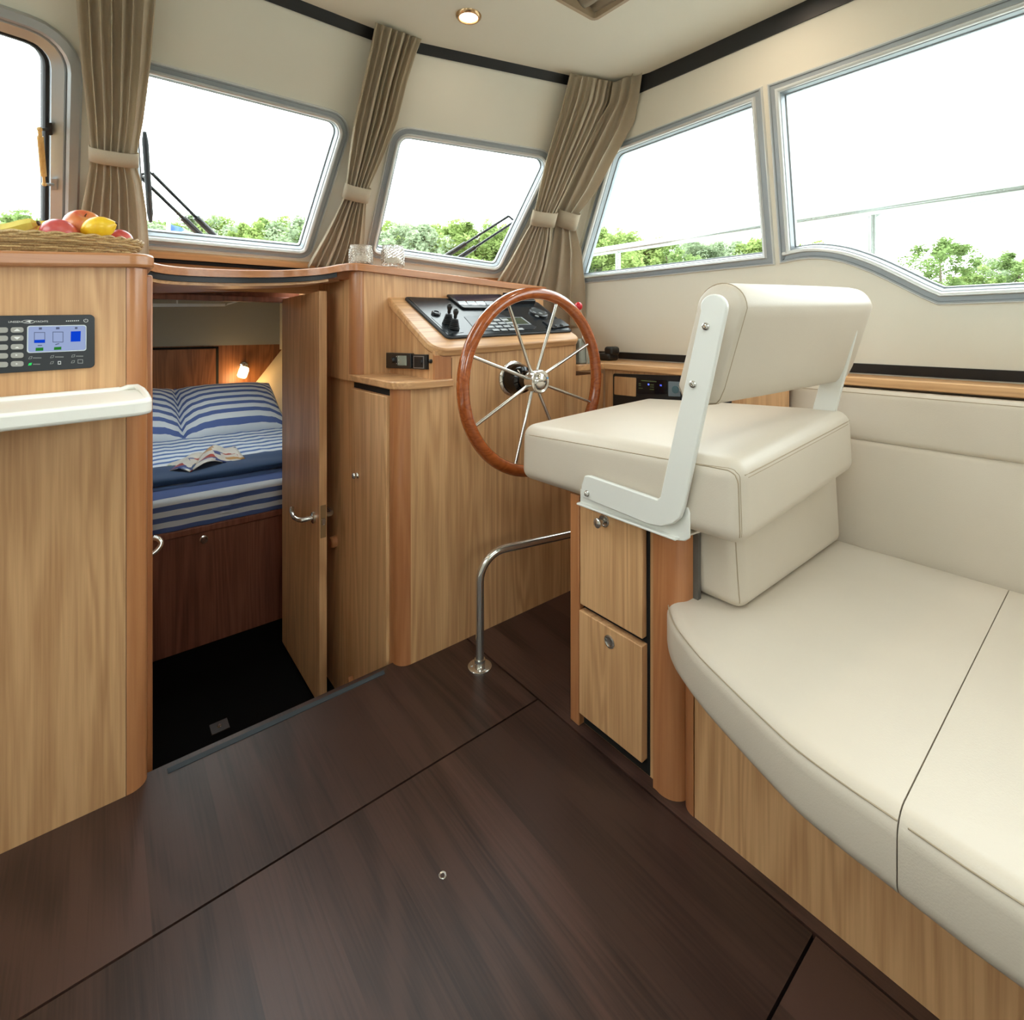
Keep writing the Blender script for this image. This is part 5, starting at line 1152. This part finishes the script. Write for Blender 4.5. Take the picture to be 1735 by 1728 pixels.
stk.build('stakes', wick[0], bas, smooth=60)
def fruit_mat(name, a, b, sc=9.0, rough=0.35):
    t = NT(name); co = t.coords(False); n = t.noise(t.scaled(co, (1, 1, 0.4)), sc * 2.2, 3.0); g = t.noise(co, sc * 20, 2.0)
    return t.bsdf(t.ramp(n, (0.36, lin(*a)), (0.64, lin(*b))), rough, 0.0, g, 0.0004, 0.1, coat=0.2)
apple_a = fruit_mat('red_yellow_apple_skin', (206, 70, 60), (222, 160, 84)); apple_b = fruit_mat('red_apple_skin', (176, 44, 52), (204, 92, 84)); lemon_m = fruit_mat('lemon_skin', (236, 184, 24), (246, 206, 44), 30, 0.4)
ban_m = fruit_mat('banana_skin', (196, 172, 66), (222, 204, 98), 12); stem_m = plain('dark_fruit_stem', (70, 50, 32), 0.7)
YB_ = 1.52
def fr_at(u, v, y): return ony(u, v, y)
def apple(u, v, y, r, mat, label, tiltv=(0, 0, 1)):
    c = fr_at(u, v, y); ax = V(tiltv).normalized(); ap = thing('apple', c - V((0, 0, r)), label, 'apple', 'apples in the basket')
    prof = []
    for k in range(21):
        a = math.pi * k / 20; rr = r * math.sin(a) * (1 + 0.06 * math.cos(a)); h = r * 0.92 * -math.cos(a)
        dip = 0.30 * r * math.exp(-((math.pi - a) / 0.42) ** 2) ; dip2 = 0.16 * r * math.exp(-(a / 0.35) ** 2)
        prof.append((h - dip + dip2, rr))
    MB().lathe(c, ax, prof, 28).build('skin', mat, ap, smooth=80)
    MB().tube([c + ax * r * 0.55, c + ax * r * 0.72, c + ax * r * 0.84 + V((0.002, 0, 0))], 0.0013, 6).build('stem', stem_m, ap)
apple(142, 382, 1.535, 0.0385, apple_a, 'yellow red apple on top of the fruit, stem hollow showing', (0.10, -0.62, 0.70))
apple(101, 395, 1.50, 0.0340, apple_b, 'dull red apple low in the basket left of the lemon', (0.2, 0.3, 0.9))
apple(205, 405, 1.56, 0.0250, apple_b, 'small red apple at the right rim of the basket', (0.3, 0.3, 0.8))
lc0 = fr_at(167, 386, 1.490); lem = thing('lemon', lc0 - V((0, 0, 0.03)), 'bright yellow lemon at the front of the basket', 'lemon')
lprof = [(0.0305 * -math.cos(math.pi * k / 20) * (1.0 + 0.18 * (abs(math.cos(math.pi * k / 20)) ** 14)), 0.0245 * math.sin(math.pi * k / 20) ** 0.92) for k in range(21)]
MB().lathe(lc0, (0.86, -0.3, 0.35), lprof, 26).build('skin', lemon_m, lem, smooth=80)
MB().ball(lc0 + V((0.86, -0.3, 0.35)).normalized() * 0.0355, 0.003).build('stem_tip', stem_m, lem, smooth=60)
def banana(pts, label, r=0.0155):
    P3 = [fr_at(u, v, y) for u, v, y in pts]; P3 = smooth_run(P3, 0, len(P3) - 1, 5); m = len(P3)
    rs = [r * (0.34 + 0.66 * math.sin(math.pi * min(1, max(0, (k + 1.5) / (m + 1)))) ** 0.5) for k in range(m)]
    rs[-1] = 0.004; rs[-2] = 0.0058; rs[-3] = 0.0085
    b = thing('banana', P3[0] - V((0, 0, 0.02)), label, 'banana', 'bananas in the basket')
    MB().tube(P3, rs, 6).build('skin', ban_m, b, smooth=25); MB().tube([P3[-2], P3[-1] + (P3[-1] - P3[-2]) * 0.6], [0.0062, 0.0052], 6).build('dark_tip', stem_m, b)
banana([(-60, 402, 1.56), (-20, 396, 1.545), (20, 389, 1.53), (48, 381, 1.52), (66, 378, 1.515)], 'ripe banana pointing right with a dark tip at the left of the basket')
banana([(20, 392, 1.60), (60, 386, 1.60), (86, 384, 1.60), (102, 382, 1.60)], 'greenish banana lying behind the apples')

# ================================================================== GLASS JARS
def crystal():
    t = NT('cut_crystal'); co = t.coords(False); vo = t.n('TexVoronoi'); vo.inputs['Scale'].default_value = 130; t.l(co, vo.inputs['Vector'])
    b = t.n('BsdfGlass'); b.inputs['Roughness'].default_value = 0.04; b.inputs['IOR'].default_value = 1.45; b.inputs['Color'].default_value = (0.97, 0.96, 0.94, 1)
    d = t.n('BsdfPrincipled'); d.inputs['Base Color'].default_value = lin(226, 214, 198); d.inputs['Roughness'].default_value = 0.12
    bp_ = t.n('Bump'); bp_.inputs['Strength'].default_value = 0.35; bp_.inputs['Distance'].default_value = 0.002; t.l(vo.outputs['Distance'], bp_.inputs['Height'])
    t.l(bp_.outputs[0], b.inputs['Normal']); t.l(bp_.outputs[0], d.inputs['Normal'])
    mx = t.n('MixShader'); mx.inputs[0].default_value = 0.14; t.l(b.outputs[0], mx.inputs[1]); t.l(d.outputs[0], mx.inputs[2]); t.l(mx.outputs[0], t.out.inputs[0]); return t.m
cry = crystal()
for (u, vt, vb, w, lab, cut) in ((611.5, 416.5, 449, 39, 'left cut glass tea light holder with diamond pattern, beside the curtain', 1), (665.5, 417, 453, 38, 'right cut glass tea light holder with beaded pattern, clear of the curtain', 2)):
    y = 1.79; b = ony(u, vb, y); t_ = ony(u, vt, y); d = b.x * _s + b.y * _c; r = w / 2 * d / FPX; h = t_.z - b.z
    j = thing('tea_light_holder', b, lab, 'candle holder', 'cut glass holders')
    mb = MB(); n = 32; rows = []
    prof = [(0, 0.90), (0.06, 0.98), (0.78, 1.0), (0.80, 0.92), (0.97, 0.92), (1.0, 0.90), (1.0, 0.84), (0.12, 0.82)]
    fine = []
    for i in range(12): fine.append((0.05 + 0.73 * i / 11, 1.0))
    P_ = [(0, 0.92)] + fine + [(0.80, 0.93), (0.97, 0.93), (1.0, 0.91), (1.0, 0.85), (0.15, 0.83)]
    for i, (hh, rr) in enumerate(P_):
        rows.append([b + V((math.cos(2 * math.pi * (k + (0.5 * (i % 2) if cut == 1 else 0)) / n) * r * rr * (1 + (0.035 if (1 <= i <= 12 and (k + (0 if cut == 1 else i)) % 2) else 0)), math.sin(2 * math.pi * (k + (0.5 * (i % 2) if cut == 1 else 0)) / n) * r * rr * (1 + (0.035 if (1 <= i <= 12 and (k + (0 if cut == 1 else i)) % 2) else 0)), h * hh)) for k in range(n)])
    mb.grid(rows, True); m0 = len(mb.v)
    mb.f += [tuple(range(n - 1, -1, -1)), tuple(range(m0 - n, m0))]
    mb.build('glass_body', cry, j)
    MB().lathe(b + V((0, 0, h * 0.16)), (0, 0, 1), [(0, 0), (0, r * 0.62), (h * 0.28, r * 0.62), (h * 0.28, 0)], 20).build('candle', plain('white_wax', (236, 230, 218), 0.5), j, smooth=40)

# ================================================================== CEILING FITTINGS
ring_m = brushed('warm_brass_ring', (206, 170, 128), 0.2); lens_m = emit('lit_downlight_lens', (255, 226, 190), 5.0)
def downlight(p, label, watt):
    dlt = thing('ceiling_downlight', p - V((0, 0, 0.012)), label, 'light', 'ceiling downlights')
    MB().lathe(p + V((0, 0, 0.001)), (0, 0, -1), [(0, 0.030), (0, 0.042), (0.004, 0.041), (0.009, 0.036), (0.009, 0.031), (0.002, 0.029), (0, 0.030)], 36).build('ring', ring_m, dlt, smooth=40)
    MB().lathe(p + V((0, 0, -0.001)), (0, 0, -1), [(0, 0), (0, 0.030), (0.003, 0.030), (0.004, 0.02), (0.004, 0)], 30).build('lens', lens_m, dlt, smooth=40, label='glowing lens')
    al = bpy.data.lights.new('downlight_beam', 'AREA'); al.shape = 'DISK'; al.size = 0.055; al.energy = watt; al.color = (1.0, 0.80, 0.60)
    ao_ = bpy.data.objects.new('downlight_beam', al); COL.objects.link(ao_); ao_.location = p - V((0, 0, 0.012))
downlight(onz(794, 27, CZ), 'lit round recessed downlight with brass ring in the ceiling', 0.6)
downlight(V((1.42, 0.70, CZ)), 'recessed downlight above the helm chair, out of the picture', 2.0)
downlight(V((1.42, -0.45, CZ)), 'recessed downlight at the aft end of the bench, out of the picture', 1.2)
downlight(V((-0.55, 1.0, CZ)), 'recessed downlight above the galley, out of the picture', 1.2)
# pleated roof blind in its opening
bl_ = thing('skylight_blind', (0.99, 0.84, CZ), 'pleated taupe cloth blind closing the roof hatch', 'blind')
rows = []
for j in range(60):
    y = 0.565 + (1.118 - 0.565) * j / 59
    rows.append([V((0.722 + 0.534 * i / 40, y, CZ + 0.020 + 0.009 * math.sin(i * 1.3 + 0.6 * math.sin(j * 0.18) + j * 0.05) + 0.003 * math.sin(i * 2.9 + j * 0.2))) for i in range(41)])
MB().grid(rows).build('pleated_cloth', blind_m, bl_, smooth=80, solid=0.002)
pc_ = Plane((0, 0, CZ), (0, 0, -1))
MB().sweep(pc_, round2([pc_.to2((x, y, CZ)) for x, y in sk], 0.015, 4), [(-0.006, 0.0), (-0.006, 0.004), (0.006, 0.004), (0.006, -0.03), (0.0, -0.03)]).build('frame', plain('tan_frame', (176, 156, 130), 0.5), bl_, smooth=40)

# ================================================================== OUTSIDE FITTINGS
# wipers on the outside of the glass
def wiper(name, plane, blade, arms, label):
    pl = plane.off(-0.075); a, b = pl.hit(*blade[0]), pl.hit(*blade[1])
    w = thing(name, b, label, 'wiper', 'windscreen wipers')
    sp_ = [a.lerp(b, k / 10) for k in range(11)]
    MB().tube(sp_, [0.005] + [0.009] * 9 + [0.005], 8).build('blade', rubber, w, smooth=60)
    m = a.lerp(b, 0.5); m2 = pl.off(-0.02).hit(*arms[0][0])
    MB().tube([a.lerp(b, 0.22), pl.off(-0.016).hit(*[(blade[0][i] * 0.5 + blade[1][i] * 0.5) for i in (0, 1)]), a.lerp(b, 0.78)], 0.0042, 8).build('blade_holder', black_plastic, w, smooth=60)
    for p, q in arms:
        P0, P1 = pl.off(-0.02).hit(*p), pl.off(-0.01).hit(*q); k = P0.lerp(P1, 0.62)
        MB().tube([P0, k], 0.0058, 8).tube([k, P1], 0.0110, 8).build('arm', black_plastic, w, smooth=60)
    P0, P1 = pl.off(-0.02).hit(*arms[0][0]), pl.off(-0.02).hit(*arms[1][0])
    MB().tube([P0, P1, m], 0.005, 8).build('linkage', black_plastic, w, smooth=60)
wiper('windscreen_wiper', P_MID, ((245, 223), (255, 376)), (((257, 293), (372, 408)), ((234, 296), (350, 408))), 'black wiper outside the middle windscreen, blade upright')
wiper('windscreen_wiper', P_STB, ((900, 330), (848, 434)), (((862, 366), (744, 441)), ((872, 375), (764, 446))), 'black wiper outside the right windscreen, arms slanting up right')
# side deck rail
RXX = 2.35
rz = onx(1480, 359, RXX).z
grl = thing('deck_rail', (RXX, 0.6, 0.85), 'white steel deck rail with posts outside the starboard windows', 'railing')
rail_m = plain('white_steel_rail', (170, 176, 172), 0.2, 0.75)
MB().tube([V((RXX, -2.4, rz)), V((RXX, 3.2, rz + 0.01))], 0.024, 14).build('top_rail', rail_m, grl, smooth=60)
for u in (1480, 1047):
    y = onx(u, 400, RXX).y
    MB().tube([V((RXX, y, 0.85)), V((RXX, y, rz))], 0.016, 12).build('post', rail_m, grl, smooth=60)
MB().tube([V((RXX, -1.3, 0.85)), V((RXX, -1.3, rz))], 0.016, 12).build('post', rail_m, grl, smooth=60)
# rigging lines and pennant on the bow
fa, fb_ = ony(448, 150, 5.2), ony(560, 400, 6.0)
tag(MB().tube([ony(440, 130, 5.0), ony(557, 395, 6.0), V((ony(600, 500, 6.05).x, 6.05, 1.03))], 0.004, 6).build('stay_wire', plain('pale_wire', (200, 200, 198), 0.4), None), 'thin stay wire slanting across the middle windscreen', 'rope', 'rigging wires')
tag(MB().tube([ony(290, 80, 5.0), ony(232, 190, 5.0), ony(40, 550, 5.0)], 0.004, 6).build('stay_wire', plain('pale_wire_b', (200, 200, 198), 0.4), None), 'thin stay wire at the top left of the middle windscreen', 'rope', 'rigging wires')
Pf = Plane((0, 5.5, 0), (0, -1, 0))
fg = thing('bow_flag', Pf.hit(285, 470), 'blue and white flag on a white staff beyond the middle windscreen', 'flag')
MB().tube([V((Pf.hit(285.5, 480).x, 5.5, 1.03)), Pf.hit(285.5, 373)], 0.016, 10).build('staff', plain('white_staff', (236, 236, 234), 0.4), fg, smooth=60)
rows = []
for j in range(9):
    rows.append([Pf.hit(288 + 40 * i / 16, 378 + 30 * j / 8 + 18 * (i / 16) * (1 - 0.3 * j / 8)) + V((0, 0.03 * math.sin(i * 0.7 + j * 0.3), 0)) for i in range(17)])
ft = NT('blue_white_flag'); fco = ft.n('TexCoord'); fs_ = ft.n('SeparateXYZ'); ft.l(fco.outputs['Generated'], fs_.inputs[0])
fm = ft.mathn('GREATER_THAN', ft.mathn('ADD', fs_.outputs[2], ft.mathn('MULTIPLY', fs_.outputs[0], -0.75)), 0.30)
flag_m = ft.bsdf(ft.mix(fm, lin(232, 234, 238), lin(70, 100, 176)), 0.8)
MB().grid(rows).build('cloth', flag_m, fg, smooth=80, solid=0.004)

# ---- trees on the far bank
def leaf_mat(name, a, b):
    t = NT(name); g = t.n('NewGeometry'); n = t.noise(t.coords(), 0.9, 2.0); c = t.mix(n, lin(*a), lin(*b))
    hs = t.n('HueSaturation'); t.l(c, hs.inputs['Color']); t.l(t.mathn('MULTIPLY_ADD', g.outputs['Random Per Island'], 0.5, 0.75), hs.inputs['Value'])
    d = t.n('BsdfDiffuse'); tr = t.n('BsdfTranslucent'); t.l(hs.outputs[0], d.inputs[0]); t.l(hs.outputs[0], tr.inputs[0])
    mx = t.n('MixShader'); mx.inputs[0].default_value = 0.4; t.l(d.outputs[0], mx.inputs[1]); t.l(tr.outputs[0], mx.inputs[2]); t.l(mx.outputs[0], t.out.inputs[0]); return t.m
leaf_ms = [leaf_mat('poplar_leaves', (128, 150, 82), (164, 180, 116)), leaf_mat('willow_leaves', (140, 158, 124), (172, 184, 154)), leaf_mat('dark_leaves', (112, 138, 82), (148, 166, 108))]
bark = plain('grey_bark', (104, 92, 78), 0.9)
def crown_mesh(seed, n, kind):
    rnd = random.Random(seed); vs, fs = [], []; cl = []
    H_ = 13.0; R0 = 3.0 if kind == 0 else 4.6
    for k in range(70):
        h = rnd.random() ** 0.85; z = (0.10 + 0.86 * h) * H_
        w = R0 * ((1 - h ** 2.2) ** 0.6 if kind == 0 else math.sin(math.pi * (0.12 + 0.86 * h)) ** 0.5)
        a = rnd.uniform(0, 6.283); r = w * math.sqrt(rnd.random()) * 0.95; cl.append((r * math.cos(a), r * math.sin(a), z, rnd.uniform(0.45, 1.05) * (0.7 if h > 0.85 else 1)))
    for i in range(n):
        cx, cy, cz, cr = cl[rnd.randrange(len(cl))]
        d = V((rnd.gauss(0, 1), rnd.gauss(0, 1), rnd.gauss(0, 1))).normalized() * cr * rnd.random() ** 0.4
        p = V((cx, cy, cz)) + V((d.x, d.y, d.z * 1.15)); s = rnd.uniform(0.08, 0.17)
        a = V((rnd.gauss(0, 1), rnd.gauss(0, 1), rnd.gauss(0, 1))).normalized(); b = a.orthogonal().normalized()
        k = len(vs); vs += [p - a * s - b * s * 0.5, p + a * s - b * s * 0.5, p + a * s + b * s * 0.6, p - a * s + b * s * 0.6]; fs.append((k, k + 1, k + 2, k + 3))
    me = bpy.data.meshes.new('foliage'); me.from_pydata(vs, [], fs); return me
crowns = [crown_mesh(21 + k, 8500, k % 2) for k in range(4)]
tm = MB().tube([V((0, 0, -0.2)), V((0.1, 0, 3)), V((0, 0.1, 7)), V((0.1, 0, 11))], [0.26, 0.22, 0.15, 0.05], 7)
tm.tube([V((0.05, 0, 4)), V((1.2, 0.3, 7.5))], [0.1, 0.04], 5).tube([V((0, 0, 5)), V((-1.3, -0.3, 8.2))], [0.1, 0.04], 5).tube([V((0, 0, 6)), V((0.3, 1.2, 9))], [0.08, 0.03], 5)
trunk_me = bpy.data.meshes.new('trunk'); trunk_me.from_pydata(tm.v, [], tm.f); trunk_me.materials.append(bark)
trees = []   # (pixel column, depth, top pixel row, crown, material)
rt = random.Random(11)
for u, v in ((36, 352), (90, 372), (150, 366), (210, 360), (262, 364), (300, 372), (345, 356), (395, 366), (425, 362), (462, 358), (500, 364), (535, 360), (565, 372), (612, 372), (650, 368), (690, 372), (724, 366), (770, 370), (812, 366), (852, 372), (890, 370), (930, 376), (985, 376), (1018, 380), (1052, 388), (1092, 392), (1130, 398), (1170, 402), (1212, 404), (1252, 396), (1290, 398), (1350, 410), (1384, 405)):
    trees.append((u, 62 + rt.uniform(-5, 6), v, rt.randrange(4), rt.choice([0, 0, 0, 2, 1] if u < 1000 else [0, 2, 1, 1])))
trees += [(u + 19, 72 + rt.uniform(-3, 4), v + rt.uniform(2, 10), rt.randrange(4), rt.choice([0, 2, 0])) for u, dd, v, cc, mm in list(trees) if u < 1320]
trees.sort()
trees += [(1592, 40, 400, 1, 2), (1652, 46, 446, 3, 0), (1688, 52, 432, 1, 1), (1728, 44, 418, 3, 2), (1775, 46, 420, 1, 0), (1830, 46, 430, 3, 2), (1545, 60, 478, 1, 0), (1615, 50, 462, 3, 0)]
labs = {0: 'bright green poplar', 1: 'pale grey green willow', 2: 'mid green leafy tree'}
def region(u):
    if u < 130: return 'beyond the left windscreen'
    if u < 600: return 'beyond the middle windscreen'
    if u < 960: return 'beyond the right windscreen'
    if u < 1310: return 'beyond the small side window'
    return 'beyond the large side window'
cnt = {}
for u, dep, v, ck, mk in trees:
    d = ray(u, v); top_ = ORG + d * dep; hgt = top_.z + 1.0
    key = (labs[mk], region(u)); cnt[key] = cnt.get(key, 0) + 1
    t = thing('far_tree', (top_.x, top_.y, -1.0), '', 'tree', 'trees on the far bank')
    t['_k'] = cnt[key]; t['_lab'] = labs[mk]; t['_reg'] = region(u)
    s = hgt / 13.2
    for nm, me, mat in (('foliage', crowns[ck], leaf_ms[mk]), ('trunk', trunk_me, None)):
        if mat is not None:
            me = me if (me.materials and me.materials[0] == mat) or not me.materials else me
            if not me.materials: me.materials.append(mat)
        o = bpy.data.objects.new(nm, me); COL.objects.link(o); o.parent = t
        if mat is not None and me.materials[0] != mat:
            o.material_slots[0].link = 'OBJECT'; o.material_slots[0].material = mat
        wfac = min(1.25, max(0.8, s)) if nm == 'foliage' else s
        o.scale = (wfac * 1.2 if u < 1500 else s * 1.15, wfac * 1.2 if u < 1500 else s * 1.15, s); o.rotation_euler = (0, 0, rt.uniform(0, 6.28))
ordn = ['first', 'second', 'third', 'fourth', 'fifth', 'sixth', 'seventh', 'eighth', 'ninth', 'tenth', 'eleventh', 'twelfth', 'thirteenth', 'fourteenth', 'fifteenth', 'sixteenth', 'seventeenth', 'eighteenth', 'nineteenth', 'twentieth']
for o in list(COL.objects):
    if '_k' in o.keys():
        n_ = cnt[(o['_lab'], o['_reg'])]
        o['label'] = ('%s %s from the left %s' % (ordn[min(19, o['_k'] - 1)], o['_lab'], o['_reg'])) if n_ > 1 else ('only %s %s' % (o['_lab'], o['_reg']))
        del o['_k']; del o['_lab']; del o['_reg']
